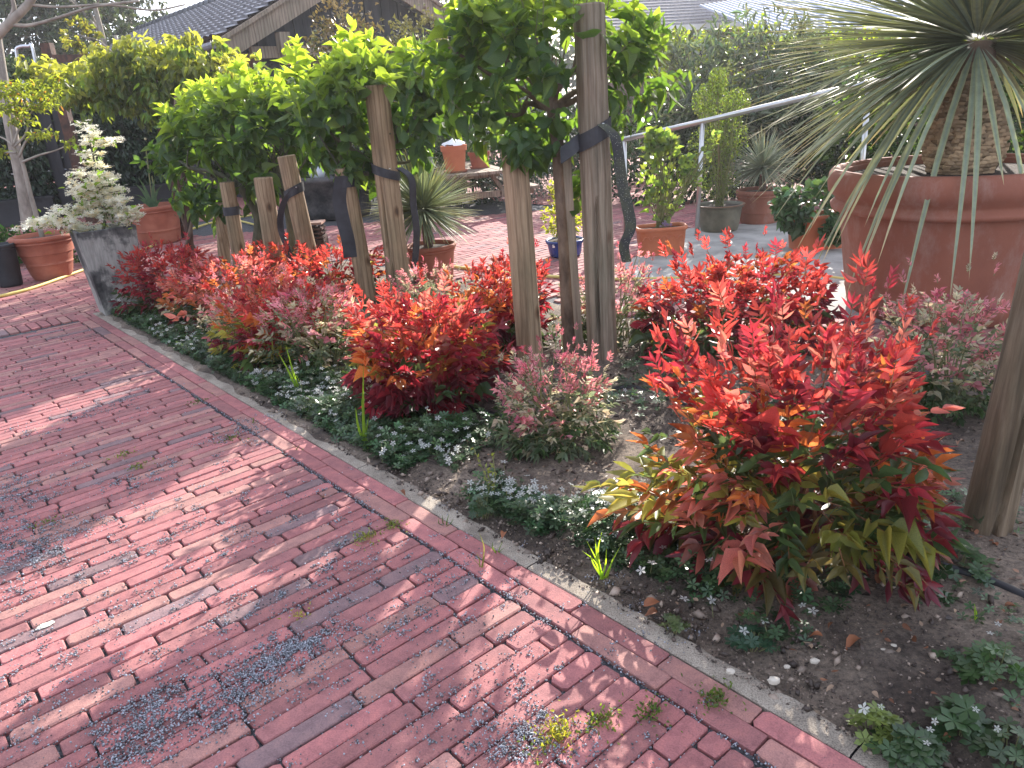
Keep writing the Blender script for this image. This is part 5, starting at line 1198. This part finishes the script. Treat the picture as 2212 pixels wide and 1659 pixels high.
for i in range(9):
    for k in range(28):
        a = 6.283 * k / 28; f = i / 8; z = .06 * math.cos(f * 1.6) + .018 * math.sin(4 * a + f * 3) * f + rg.normal(0, .004); V.append(s1[1] + np.array([r_ * (.05 + .95 * f) * math.cos(a) * (.7 if k % 7 < 4 else .95), r_ * (.05 + .95 * f) * math.sin(a) * .9, s1[2] + z * (.9 if a < 3.6 else 1.15)]))
MB().add(V, [(i * 28 + k, i * 28 + (k + 1) % 28, (i + 1) * 28 + (k + 1) % 28, (i + 1) * 28 + k) for i in range(8) for k in range(28)]).build('cloth', WHITEP, cl, True)
leafy('herb_plant', 'dense dark green herb in the low pot on the table', s2[1] + EZ * s2[2] * .8, [(s2[1] + EZ * (s2[2] + .08), (.15, .14, .13))], 1500, .022, .25, (.07, .12, .05), 56, mat=LEAFDARK, tm=T_SMALL)
# other small red-brown pots beneath the table
for i, (px, py) in enumerate(((1000, 408), (1040, 400), (1120, 395))):
    pass

# black tub with bags and plants
tubB = G(716, 478); mt_ = mpp(tubB); rt = 84 * mt_
tt_ = thing('black_tub', tubB + np.array([0, rt * .8, 0]), 'dusty black rubber tub behind the stakes', 'tub'); cB = np.array(tt_.location); Ht = D(716, 380, cB[1] - rt * .5)[2]
MB().lathe([(0, 0), (rt * .86, 0), (rt * .94, Ht * .2), (rt * .97, Ht * .86), (rt * 1.03, Ht * .87), (rt * 1.04, Ht * .93), (rt * 1.0, Ht), (rt * .95, Ht), (rt * .93, Ht * .7), (0, Ht * .7)], cB, 48, 1, .75).build('body', TUB, tt_, True)
leafy('tub_plants', 'mixed green plants growing in the black tub', cB + EZ * Ht * .7, [(cB + np.array([-.25, 0, Ht + .06]), (.22, .2, .14)), (cB + np.array([.2, 0, Ht + .05]), (.25, .2, .10))], 420, .06, .3, (.08, .14, .06), 57, mat=LEAFDARK)
bgm = simple('clear_bag', (.35, .42, .55), (.7, .74, .8), 8, .25, .3, 30)
wb_ = thing('plastic_bag', cB + np.array([-.12, -.2, Ht]), 'pale bluish plastic bag standing in the black tub', 'bag'); q = np.array(wb_.location)
MB().lathe([(0, -.03), (.08, -.02), (.10, .05), (.085, .12), (.05, .17), (.02, .19), (.0, .2)], q, 16).build('bag', bgm, wb_, True)
# rusty fire basket: stacked slabs
fb = thing('fire_basket', G(683, 556), 'rusty steel stack of slatted trays behind the bare-topped stake', 'fire basket'); q = np.array(fb.location); mf = mpp(q); w_ = 44 * mf; q = q + np.array([0, w_ / 2, 0]); Hf = D(683, 478, q[1] - w_ / 2)[2]
MB().box(q + EZ * Hf * .24, (w_, w_, Hf * .48)).build('base_box', RUST, fb)
for i, zf in enumerate((.54, .66, .78)): MB().box(q + EZ * Hf * zf, (w_ * .98, w_ * .98, Hf * .05)).build('tray', RUST, fb)
for i, zf in enumerate((.595, .715, .835)):
    for a in (-1, 0, 1):
        for b in (-1, 1): MB().box(q + EZ * Hf * zf + np.array([a * w_ * .36, b * w_ * .36, 0]), (w_ * .12, w_ * .12, Hf * .07)).build('spacer', RUST, fb)
MB().box(q + EZ * Hf * .93, (w_ * 1.0, w_ * 1.0, Hf * .06)).build('lid', simple('lid_pink', (.30, .17, .13), (.42, .26, .2), 8), fb)

# ------------------------------------------------------------------ far surroundings
def cloud(name, label, cat, ctrs, n_, L_, wr, col, seed, mat=LEAFDARK, tm=T_LANCE, trunk=None, grp=None, var=(.5, 1.6), sub='crown', col2=None, droop=0.):
    """many leaves spread through ellipsoids: (centre, radii)"""
    rg = np.random.default_rng(seed); c0 = np.array(ctrs[0][0], float); base = np.array([c0[0], c0[1], 0]); t = thing(name, base, label, cat, grp)
    vol = np.array([np.prod(r) ** (2 / 3) for _, r in ctrs]); vol /= vol.sum(); P = []; out = []; tone = []
    for (c, r), v in zip(ctrs, vol):
        k = int(n_ * v); ncl = max(4, k // 14); cc = unit(rg.normal(0, 1, (ncl, 3))) * rg.uniform(.2, 1, (ncl, 1)) ** .4; idx = rg.integers(0, ncl, k)
        u = cc[idx] + rg.normal(0, .11, (k, 3)); P.append(np.array(c) + u * np.array(r)); out.append(u); tone.append(rg.uniform(*var, ncl)[idx])
    P = np.concatenate(P); U = np.concatenate(out); T_ = np.concatenate(tone); k = len(P)
    ok = P[:, 2] > .02; P, U, T_ = P[ok], U[ok], T_[ok]; k = len(P)
    d = unit(U * .8 + rg.normal(0, .6, (k, 3)) + [0, 0, -droop]); nn = unit(rg.normal(0, .7, (k, 3)) + [0, 0, .8]); L = L_ * rg.uniform(.6, 1.3, k)
    C = np.array(col) * T_[:, None] * (1 + rg.normal(0, .08, (k, 3)))
    if col2 is not None:
        s_ = np.clip((U[:, 2:3] + .2) * 1.1 + rg.normal(0, .2, (k, 1)), 0, 1); C = C * (1 - s_) + np.array(col2) * s_ * rg.uniform(.7, 1.2, (k, 1))
    foliage(sub, tm, P, d, nn, L, L * wr, np.clip(C, .003, 1), mat, t)
    if trunk: 
        m_ = MB()
        for pts_, r_ in trunk[0]: P_ = curve(pts_, 5); m_.tube(P_, list(np.linspace(r_, r_ * .45, len(P_))), 9)
        m_.build('trunk', trunk[1], t, True)
    return t
# shed with dark gable and tiled roof
PL = D(488, 100, 12.0); zE = PL[2]; gx = np.array([math.sin(R(50.2)), math.cos(R(50.2)), 0]); rx_ = np.array([-math.sin(R(39.8)), math.cos(R(39.8)), 0]); Wg = 4.5; zA = 3.27
sh = thing('shed', np.array([PL[0], PL[1], 0]) + gx * Wg / 2, 'dark timber shed with grey bargeboards and a tiled roof', 'shed')
A = PL * [1, 1, 0]; B_ = A + gx * Wg; Ap = A + gx * Wg / 2; LEN = 11.0; ins = .18
nb = 26
for i in range(nb):                         # vertical gable boards
    f0, f1 = i / nb, (i + 1) / nb; a = A + gx * (ins + f0 * (Wg - 2 * ins)); b = A + gx * (ins + f1 * (Wg - 2 * ins) - .012); off = rx_ * (.05 + (.012 if i % 2 else 0))
    h = lambda p: zE + (zA - zE) * (1 - abs(np.linalg.norm(p - A) / (Wg / 2) - 1)) - .06
    V = [a + off, b + off, b + off + EZ * h(b), a + off + EZ * h(a)]; V += [v + rx_ * .03 for v in V]
    MB().add(V, [(0, 1, 2, 3), (4, 7, 6, 5), (0, 4, 5, 1), (1, 5, 6, 2), (2, 6, 7, 3), (3, 7, 4, 0)]).build('board', DARKW, sh)
V = [A + gx * ins + rx_ * .1, A + gx * ins + rx_ * LEN]; V = V + [v + EZ * (zE + .05) for v in V[::-1]]; MB().add(V, [(0, 1, 2, 3)]).build('side_wall', DARKW, sh)
V = [B_ - gx * ins + rx_ * .1, B_ - gx * ins + rx_ * LEN]; V = V + [v + EZ * (zE + .05) for v in V[::-1]]; MB().add(V, [(0, 1, 2, 3)]).build('side_wall', DARKW, sh)
for sg, S0 in ((1, A), (-1, B_)):
    e0 = S0 - gx * sg * .12 + EZ * (zE - .08) - rx_ * .25; e1 = Ap + EZ * (zA + .02) - rx_ * .25; nrm = np.cross(unit(e1 - e0), rx_); nrm = nrm if nrm[2] > 0 else -nrm
    MB().bar(e0, e1, .04, .24, nrm).build('bargeboard', FASCIA, sh); MB().bar(e0 + nrm * .15 + rx_ * .0 - rx_ * .03, e1 + nrm * .15 - rx_ * .03, .10, .05, nrm).build('bargeboard', FASCIA, sh)
    # tiles: rows of curved tiles joined as one sheet with real steps and waves
    slope = e1 - e0; sl_ = np.linalg.norm(slope); su = unit(slope); nr = 14; nc = 44; V = []; F = []
    for r_ in range(nr):
        for ss in (0, 1):
            for k in range(nc * 6 + 1):
                x_ = LEN * k / (nc * 6); wv = .022 * abs(math.sin(math.pi * k / 6)) ; V.append(e0 + nrm * .19 + su * sl_ * (r_ + ss) / nr + rx_ * x_ + nrm * (wv + (.045 if ss == 0 else .0)))
    m1 = nc * 6 + 1
    for r_ in range(nr * 2 - 1):
        for k in range(m1 - 1): F.append((r_ * m1 + k, r_ * m1 + k + 1, (r_ + 1) * m1 + k + 1, (r_ + 1) * m1 + k))
    o = MB().add(V, F).build('roof_tiles', TILE, sh); o['kind'] = 'stuff'
    gp = e0 + nrm * .1 - gx * sg * .06 + rx_ * .1; MB().tube([gp, gp + rx_ * LEN], .05, 8).build('gutter', TILE, sh)
for i in range(36):
    p = Ap + EZ * (zA + .24) - rx_ * .2 + rx_ * i * .31; MB().tube([p, p + rx_ * .30], [.10, .085], 10).build('ridge_tile', RTILE, sh)
bm_ = A + gx * .75 - rx_ * .3; MB().box(bm_ + EZ * (zE + .02), (.16, .16, .26), (gx, rx_, EZ)).build('beam_end', FASCIA, sh); MB().bar(A + gx * .3 - rx_ * .12 + EZ * (zE - .10), B_ - gx * .3 - rx_ * .12 + EZ * (zE - .10), .08, .16).build('beam', FASCIA, sh)
# big grey roofed barn behind, and corrugated roof at right
def D3(x, y, Y): return D(x, y, Y)
bn = thing('barn', D(1450, 76, 20) * [1, 1, 0], 'long grey-roofed building with a white gutter behind the tree crowns', 'building')
e0 = D(1250, 70, 20); e1 = D(1700, 88, 21.5); e1[2] = e0[2]; r0_ = D(1180, -60, 24); r1_ = D(1900, -60, 25.5); r1_[2] = r0_[2]
nrw = 22
for i in range(nrw):
    a, b = e0 + (r0_ - e0) * i / nrw, e1 + (r1_ - e1) * i / nrw; a2, b2_ = e0 + (r0_ - e0) * (i + 1.06) / nrw, e1 + (r1_ - e1) * (i + 1.06) / nrw
    V = [a + EZ * .03, b + EZ * .03, b2_, a2, a, b]; MB().add(V, [(0, 1, 2, 3), (4, 5, 1, 0)]).build('shingle_course', SLATE, bn)
MB().bar(e0 - np.array([0, .06, .02]), e1 - np.array([0, .06, .02]), .12, .12).build('gutter', GUTTER, bn)
V = [e0 * [1, 1, 0], e1 * [1, 1, 0], e1 - EZ * .08, e0 - EZ * .08]; V = [v + np.array([0, .25, 0]) for v in V]; MB().add(V, [(0, 1, 2, 3)]).build('wall', BWALL, bn)
for px_ in (1518, 1445):
    q = D(px_, 108, e0[1] + .2); MB().box(q, (.75, .06, .8)).build('window_frame', GUTTER, bn); MB().box(q - np.array([0, .035, 0]), (.65, .02, .7)).build('window_pane', GLASS, bn)
cs = thing('lean_to', D(1760, 76, 14) * [1, 1, 0], 'lean-to with a pale blue corrugated metal roof behind the hedge', 'lean-to')
a0 = D(1587, 44, 15); a1_ = D(1900, 90, 12.6); a1_[2] = D(1668, 80, 13.8)[2]
lo0 = D(1668, 80, 13.8); lo1 = D(2010, 66, 12.2); lo1[2] = lo0[2]; up0 = D(1587, 42, 16.0); top0_ = D(1730, -45, 18.5); 
hiL = D(1583, 44, 17.0); hiR = D(1740, -50, 17.0)
# plane: low edge runs right, ribs climb away to the upper left
rib = unit(hiL - lo0); ed = unit(lo1 - lo0); rl = np.linalg.norm(hiL - lo0); nu = np.cross(ed, rib); nu = nu if nu[2] > 0 else -nu; V = []; F = []; NC = 46
wide = 5.5
for k in range(NC * 4 + 1):
    x_ = wide * k / (NC * 4); zz_ = (.0, .045, .045, .0)[k % 4]
    V += [lo0 + ed * x_ + nu * zz_, lo0 + ed * x_ + rib * rl * 2.3 + nu * zz_]
F = [(i * 2, i * 2 + 1, i * 2 + 3, i * 2 + 2) for i in range(NC * 4)]
MB().add(V, F).build('corrugated_roof', CORR, cs)
V = [lo0 * [1, 1, 0], (lo0 + ed * wide) * [1, 1, 0], lo0 + ed * wide - EZ * .05, lo0 - EZ * .05]; MB().add(V, [(0, 1, 2, 3)]).build('wall', BWALL, cs)
MB().bar(lo0 - np.array([0, .06, .03]), lo0 + ed * wide - np.array([0, .06, .03]), .09, .09).build('gutter', GUTTER, cs)

# hedge with dark fence panels, troughs
h0 = G(-160, 505); h1 = G(420, 438); hd = unit((h1 - h0) * [1, 1, 0]); hn = np.array([hd[1], -hd[0], 0]); LH = np.linalg.norm(h1 - h0); zH = D(100, 232, G(100, 478)[1])[2]
fe = thing('fence', h0 + hd * LH / 2, 'dark slatted fence carrying the ivy hedge at the left', 'fence')
npan = 4
for i in range(npan + 1): p = h0 + hd * LH * i / npan; MB().box(p + EZ * zH / 2, (.12, .12, zH + .03), (hd, hn, EZ)).build('fence_post', DARKW, fe)
q_ = G(168, 474); kk = (q_ - h0) @ hd; p = h0 + hd * kk + hn * .06
for dd_ in (-.09, .09): MB().box(p + hd * dd_ + EZ * zH * .52, (.15, .05, zH * 1.02), (hd, hn, EZ)).build('fence_board', DARKW, fe)
MB().bar(h0 + EZ * (zH + .02), h1 + EZ * (zH + .02), .12, .05).build('top_rail', DARKW, fe)
for i in range(9): z_ = zH * (i + .5) / 9; MB().bar(h0 + EZ * z_ - hn * .04, h1 + EZ * z_ - hn * .04, .02, zH / 9 - .02).build('slat', DARKW, fe)
for j, (a_, b_, sd_) in enumerate(((0, kk - .2, 61), (kk + .2, LH, 62))):
    rg = np.random.default_rng(sd_); N = int(5200 * (b_ - a_) / LH * 1.3); t = thing('ivy_hedge', h0 + hd * (a_ + b_) / 2, ('dark evergreen hedge left of the black fence boards', 'dark glossy hedge between the black fence boards and the twisted stem')[j], 'hedge', 'evergreen screens on the fence')
    P = h0 + hd * rg.uniform(a_, b_, (N, 1)) + EZ * rg.uniform(.28, zH + .05, (N, 1)) + hn * rg.uniform(.02, .2, (N, 1)); d = unit(rg.normal(0, .5, (N, 3)) + [0, 0, -.8]); nn = unit(hn + rg.normal(0, .45, (N, 3)) + [0, 0, .4]); L = rg.uniform(.06, .11, N)
    C = np.array([.03, .055, .028]) * rg.uniform(.5, 1.8, (N, 1)); foliage('leaves', T_LANCE, P, d, nn, L, L * .24, C, LEAFDARK, t)
    tr = thing('trough', h0 + hd * (a_ + b_) / 2 + hn * .25, ('long black trough under the hedge at far left', 'black trough under the hedge behind the rolled-rim pot')[j], 'trough', 'black plant troughs'); c_ = np.array(tr.location)
    MB().box(c_ + EZ * .17, (b_ - a_ - .1, .34, .34), (hd, hn, EZ)).box(c_ + EZ * .345, (b_ - a_ - .06, .38, .03), (hd, hn, EZ)).build('body', BLACKP, tr)
# right back hedges
yA = 11.0
cloud('evergreen_hedge', 'dark green hedge far behind the picnic table', 'hedge', [(D(x, 345 + (x - 1000) * -.02, yA) * [1, 1, 0] + EZ * .55, (.75, .45, .62)) for x in range(850, 1480, 70)], 9000, .07, .25, (.035, .065, .03), 70, grp='far hedges')
cloud('evergreen_hedge', 'low dark hedge behind the steel rail', 'hedge', [(D(x, 330, 8.6) * [1, 1, 0] + EZ * .35, (.5, .35, .55)) for x in range(1390, 1960, 60)], 7000, .06, .28, (.03, .06, .028), 71, grp='far hedges')
cloud('oleander_bush', 'tall pale narrow-leaved bush behind the steel rail', 'bush', [(D(1500, 240, 8.8), (.55, .45, .75)), (D(1590, 180, 8.9), (.5, .5, .75)), (D(1680, 200, 9.0), (.55, .5, .75)), (D(1560, 290, 8.6), (.6, .4, .55)), (D(1770, 230, 9.0), (.55, .5, .7)), (D(1850, 260, 9), (.5, .5, .6))], 8500, .13, .10, (.13, .165, .11), 72, tm=T_LANCE, var=(.6, 1.9), mat=LEAFDARK)
cloud('yellow_hedge', 'yellow-green clipped hedge below the corrugated roof', 'hedge', [(D(x, 135, 10.2), (.5, .4, .42)) for x in range(1620, 2240, 80)], 5000, .07, .3, (.16, .22, .04), 73, mat=LEAF, grp='far hedges')
cloud('yellow_hedge', 'yellow-green hedge below the white gutter', 'hedge', [(D(x, 120, 11.5), (.45, .4, .35)) for x in range(1360, 1560, 70)], 2600, .07, .3, (.16, .22, .04), 74, mat=LEAF, grp='far hedges')
cloud('background_shrub', 'dark leafy shrubs behind the huge pot and its yucca', 'shrub', [(D(x, 280, 7.2) * [1, 1, 0] + EZ * .6, (.45, .4, .75)) for x in range(1880, 2340, 80)], 5200, .08, .25, (.05, .09, .04), 75, var=(.5, 1.9), mat=LEAF)
cloud('blue_spruce', 'low blue-grey conifers behind the picnic table', 'conifer', [(D(1130, 400, 9.6), (.35, .3, .45)), (D(1185, 385, 9.9), (.3, .3, .55)), (D(1090, 420, 9.4), (.35, .3, .22))], 5000, .03, .16, (.12, .16, .15), 76, var=(.5, 1.5))
cloud('photinia_bush', 'bush with reddish new leaves in front of the dark gable', 'bush', [(D(745, 85, 10), (.42, .35, .42)), (D(720, 150, 10), (.5, .4, .5)), (D(780, 150, 10), (.5, .4, .5)), (D(745, 230, 10), (.6, .4, .8))], 3400, .055, .28, (.10, .13, .05), 77, mat=LEAFDARK, grp='bushes before the shed', col2=(.24, .17, .09))
cloud('photinia_bush', 'green bush in front of the right bargeboard', 'bush', [(D(905, 110, 10), (.40, .35, .42)), (D(900, 170, 10), (.5, .4, .5)), (D(900, 250, 10), (.6, .4, .7)), (D(962, 160, 10), (.35, .4, .42))], 3000, .05, .28, (.10, .14, .05), 78, mat=LEAFDARK, grp='bushes before the shed', col2=(.22, .20, .07))
# yucca-like green leaves left of table, small plants in front of the shed
cloud('background_shrub', 'dark green leaves behind the potted yucca', 'shrub', [(D(900, 330, 9.5) * [1, 1, 0] + EZ * .45, (.6, .4, .55)), (D(980, 320, 9.8) * [1, 1, 0] + EZ * .4, (.5, .4, .6))], 1500, .12, .12, (.05, .09, .045), 79)
cloud('fern_clump', 'ferny green plants on the ground at the left edge', 'plant', [(D(15, 490, 7.6) * [1, 1, 0] + EZ * .16, (.28, .2, .2)), (D(70, 500, 7.8) * [1, 1, 0] + EZ * .08, (.3, .2, .12)), (D(165, 560, 7.4) * [1, 1, 0] + EZ * .08, (.2, .15, .12))], 1600, .06, .18, (.06, .13, .05), 80, mat=LEAF)
# wisteria pergola
pg = thing('pergola', D(380, 330, 8.2) * [1, 1, 0], 'rusty steel pergola carrying the wisteria', 'pergola'); Yp = 8.6; zP = D(300, 150, Yp)[2]
pw = [D(365, 330, Yp) * [1, 1, 0], D(112, 400, 10.5) * [1, 1, 0], D(600, 330, 10.5) * [1, 1, 0]]
for q in pw[:1]: MB().box(q + EZ * zP / 2, (.09, .09, zP)).build('pergola_post', RUST, pg)
q2 = D(110, 130, 10.8); MB().box(np.array([q2[0], q2[1], q2[2] / 2 + .1]), (.12, .12, q2[2] + .2)).build('pergola_post', RUST, pg)
MB().bar(q2 + EZ * .02, D(560, 125, 9), .07, .09).build('pergola_beam', RUST, pg); MB().bar(D(365, 150, Yp), D(150, 170, Yp + 1.8), .06, .08).build('pergola_beam', RUST, pg); MB().bar(D(365, 150, Yp), D(560, 140, Yp - .4), .06, .08).build('pergola_beam', RUST, pg)
ts = thing('twisted_stem', G(412, 575), 'twisted brown wisteria stem wound round a post left of the stakes', 'stem'); b = G(412, 575); T_ = D(388, 200, b[1] + .1)
MB().tube([b - EZ * .03, T_], .033, 12).build('post', RUST, ts)
for ph in (0, 3.1):
    P = []
    for i in range(40): f = i / 39; c_ = b + (T_ - b) * f; P.append(c_ + np.array([math.cos(f * 11 + ph), math.sin(f * 11 + ph), 0]) * (.045 + .008 * math.sin(f * 20)))
    MB().tube(P, .016, 7).build('winding_stem', BARK, ts, True)
wc = [(D(x, y + (22 if y < 180 else -32), Y), (rx1, .5, rz1 * .8)) for x, y, Y, rx1, rz1 in ((330, 120, 8.6, .5, .32), (240, 150, 8.8, .5, .34), (170, 160, 9, .4, .28), (120, 150, 9.4, .24, .2), (410, 140, 8.5, .5, .32), (480, 140, 8.3, .42, .26), (530, 150, 8.2, .3, .2), (290, 70 + 30, 8.6, .35, .22), (430, 75, 8.4, .26, .18), (300, 200, 8.6, .5, .3), (380, 210, 8.5, .35, .3), (200, 210, 8.8, .3, .28), (455, 190, 8.4, .3, .2), (150, 225, 8.9, .07, .2), (205, 250, 8.8, .06, .22), (255, 240, 8.7, .07, .26), (300, 265, 8.6, .06, .2), (340, 250, 8.6, .07, .24), (385, 245, 8.5, .05, .22), (230, 215, 8.7, .06, .25), (100, 190, 9.2, .06, .25), (92, 130, 9.3, .08, .10))]
wi = cloud('wisteria', 'drooping yellow-green wisteria spread over the pergola', 'climber', wc, 6400, .10, .20, (.15, .22, .08), 90, mat=LEAF, col2=(.36, .39, .13), droop=1.2, var=(.6, 1.5))
# top left corner: maple, grey trunk, branch
tk = thing('grey_trunk_tree', G(62, 492), 'slim pale grey tree trunk rising at the left edge behind the pots', 'tree'); b = G(62, 492)
MB().tube(curve([b, D(48, 400, b[1]), D(22, 270, b[1]), D(2, 150, b[1]), D(-30, -60, b[1])], 6), list(np.linspace(.085, .06, 25)), 14).build('trunk', BARKP, tk, True)
mb = np.array([p1[1][0], p1[1][1], p1[2] * .9]); jm = thing('japanese_maple', mb, 'young yellow-green maple with thin grey branches in the banded pot', 'tree'); st = MB(); ym = mb[1]; tips = []
mainp = curve([mb, D(66, 420, ym), D(48, 350, ym), D(28, 315, ym)], 5); st.tube(mainp, list(np.linspace(.022, .012, len(mainp))), 8)
for pth in (((28, 315), (10, 300), (-20, 290)), ((28, 315), (45, 270), (70, 240), (95, 215)), ((30, 318), (55, 290), (60, 250), (40, 200)), ((48, 350), (85, 335), (120, 325), (150, 312)), ((40, 340), (60, 300), (100, 280), (110, 268)), ((28, 315), (20, 260), (10, 215)), ((35, 330), (10, 330), (-15, 345))):
    P = curve([D(x, y, ym + (i - 1) * .05) for i, (x, y) in enumerate(pth)], 4); st.tube(P, list(np.linspace(.011, .004, len(P))), 5); tips.append(P[-1])
st.build('branches', BARKP, jm, True); rg = np.random.default_rng(44); P = []
for (x, y, r1_, r2_, n_) in ((75, 205, 62, 12, 210), (40, 185, 45, 9, 120), (30, 235, 38, 14, 130), (95, 230, 38, 9, 110), (10, 200, 30, 18, 90), (90, 290, 35, 9, 110), (150, 310, 16, 10, 40), (5, 330, 14, 10, 40), (45, 260, 25, 12, 80), (118, 175, 18, 12, 60)):
    c_ = D(x, y, ym); m_ = mpp(c_)
    P.append(c_ + rg.normal(0, .5, (n_, 3)) * np.array([r1_ * m_, r1_ * m_ * .7, r2_ * m_]))
P = np.concatenate(P); k = len(P)
foliage('leaves', T_LANCE, P, unit(rg.normal(0, 1, (k, 3)) + [0, 0, -.3]), unit(rg.normal(0, .4, (k, 3)) + [0, 0, 1]), rg.uniform(.03, .06, k), rg.uniform(.006, .012, k), np.where(rg.random((k, 1)) < .94, np.array([[.24, .30, .08]]), np.array([[.42, .22, .09]])) * rg.uniform(.6, 1.3, (k, 1)), LEAF, jm)
br = thing('overhanging_branch', D(-30, 100, 5.5), 'bare grey branch crossing the top left corner', 'branch'); st = MB()
for pth, r_ in ((((-60, 130), (10, 60), (60, 10), (90, -40)), .035), (((20, 52), (60, 55), (120, 40), (200, 15), (300, 2)), .012), (((60, 10), (130, 15), (230, 10), (330, 22), (400, 10)), .008), (((10, 60), (30, 20), (20, -20)), .018)):
    P = curve([D(x, y, 5.5) for x, y in pth], 6); st.tube(P, list(np.linspace(r_, r_ * .6, len(P))), 8)
st.build('limb', BARKP, br, True)
# galvanised hoops
gh = thing('tube_frame', D(52, 140, 15) * [1, 1, 0], 'galvanised tube hoop standing behind the maple', 'frame')
P = [D(x, y, 15) for x, y in ((56, 205), (36, 118), (40, 102), (62, 100), (70, 104), (92, 205))]; P = [P[0] * [1, 1, 0] + EZ * .1] + P + [P[-1] * [1, 1, 0] + EZ * .1]; MB().tube(curve(P, 4), .028, 8).build('tube', GALV, gh, True)
# background trees
def bgtree(label, px, ptop, Y, spread, n_, L_, col, seed, bark=BARKP, layers=5, wr=.3, mat=LEAFDARK):
    rg = np.random.default_rng(seed); b = D(px, 300, Y) * [1, 1, 0]; T_ = D(px, ptop, Y); H = T_[2]; ctr = []
    limbs = [([b, b + EZ * H * .5 + rg.normal(0, .1, 3), b + EZ * H * .92], .02 * H)]
    for i in range(layers * 3):
        z = H * rg.uniform(.35, 1.0); a = rg.uniform(0, 6.28); rr_ = spread * (1.15 - .7 * abs(z / H - .55)) * rg.uniform(.25, 1)
        c = b + np.array([rr_ * math.cos(a), rr_ * math.sin(a) * .6, z]); ctr.append((c, (spread * .34, spread * .3, H * .10)))
        limbs.append(([b + EZ * max(.2 * H, z - rr_ * .8), (b + EZ * z + c) / 2 - EZ * .1, c], .007 * H))
    return cloud('background_tree', label, 'tree', ctr, n_, L_, wr, col, seed, mat=mat, trunk=(limbs, bark), grp='trees far behind the garden', var=(.5, 1.7))
bgtree('tall thinly leaved tree at the top left corner', 40, -160, 24, 2.6, 7000, .16, (.07, .09, .055), 101, layers=8)
bgtree('dark conifer behind the pergola', 175, -120, 26, 1.3, 8000, .16, (.025, .045, .04), 102, layers=8, wr=.2)
bgtree('airy tree between the conifer and the tiled roof', 270, -110, 23, 1.9, 5200, .13, (.06, .085, .04), 103, layers=7)
bgtree('pale airy tree standing just left of the tiled roof', 340, -90, 27, 1.5, 3600, .14, (.08, .11, .06), 104, layers=6)
bgtree('yellowish round tree above the wisteria', 300, 40, 15, .9, 3400, .09, (.17, .18, .05), 105, layers=5, mat=LEAF)
bgtree('bushy green tree low behind the galvanised hoop', 20, 130, 16, 1.3, 5200, .10, (.06, .10, .045), 106, layers=5)
bgtree('green tree seen right of the shed roof', 945, -60, 24, 1.2, 4200, .13, (.08, .13, .05), 107, layers=6)
bgtree('leafy tree filling the gap between the shed and the grey barn', 1060, 60, 17, 1.5, 4200, .10, (.06, .10, .04), 108, layers=5)
wl = setp(cloud('far_tree_belt', None, None, [(D(x, 300, 34) * [1, 1, 0] + EZ * 1.6, (3.2, 1.5, 2.2)) for x in range(-700, 3000, 200)], 26000, .3, .3, (.05, .075, .045), 110), kind='stuff')
del_ = None

# ------------------------------------------------------------------ thin scattering volume added to imitate sun glare in the lens
hz = MB(); hz.box((0, 170, 5.2), (510, 470, 12.6)); ho = hz.build('glare_veil', None); ho['kind'] = 'stuff'
hm = bpy.data.materials.new('glare_veil_air'); hm.use_nodes = True; hn_ = hm.node_tree; hn_.nodes.clear()
ho_ = hn_.nodes.new('ShaderNodeOutputMaterial'); pv = hn_.nodes.new('ShaderNodeVolumePrincipled')
pv.inputs['Color'].default_value = (.93, .95, 1, 1); pv.inputs['Density'].default_value = .0015; pv.inputs['Anisotropy'].default_value = .55
hn_.links.new(pv.outputs[0], ho_.inputs['Volume']); ho.data.materials.append(hm)
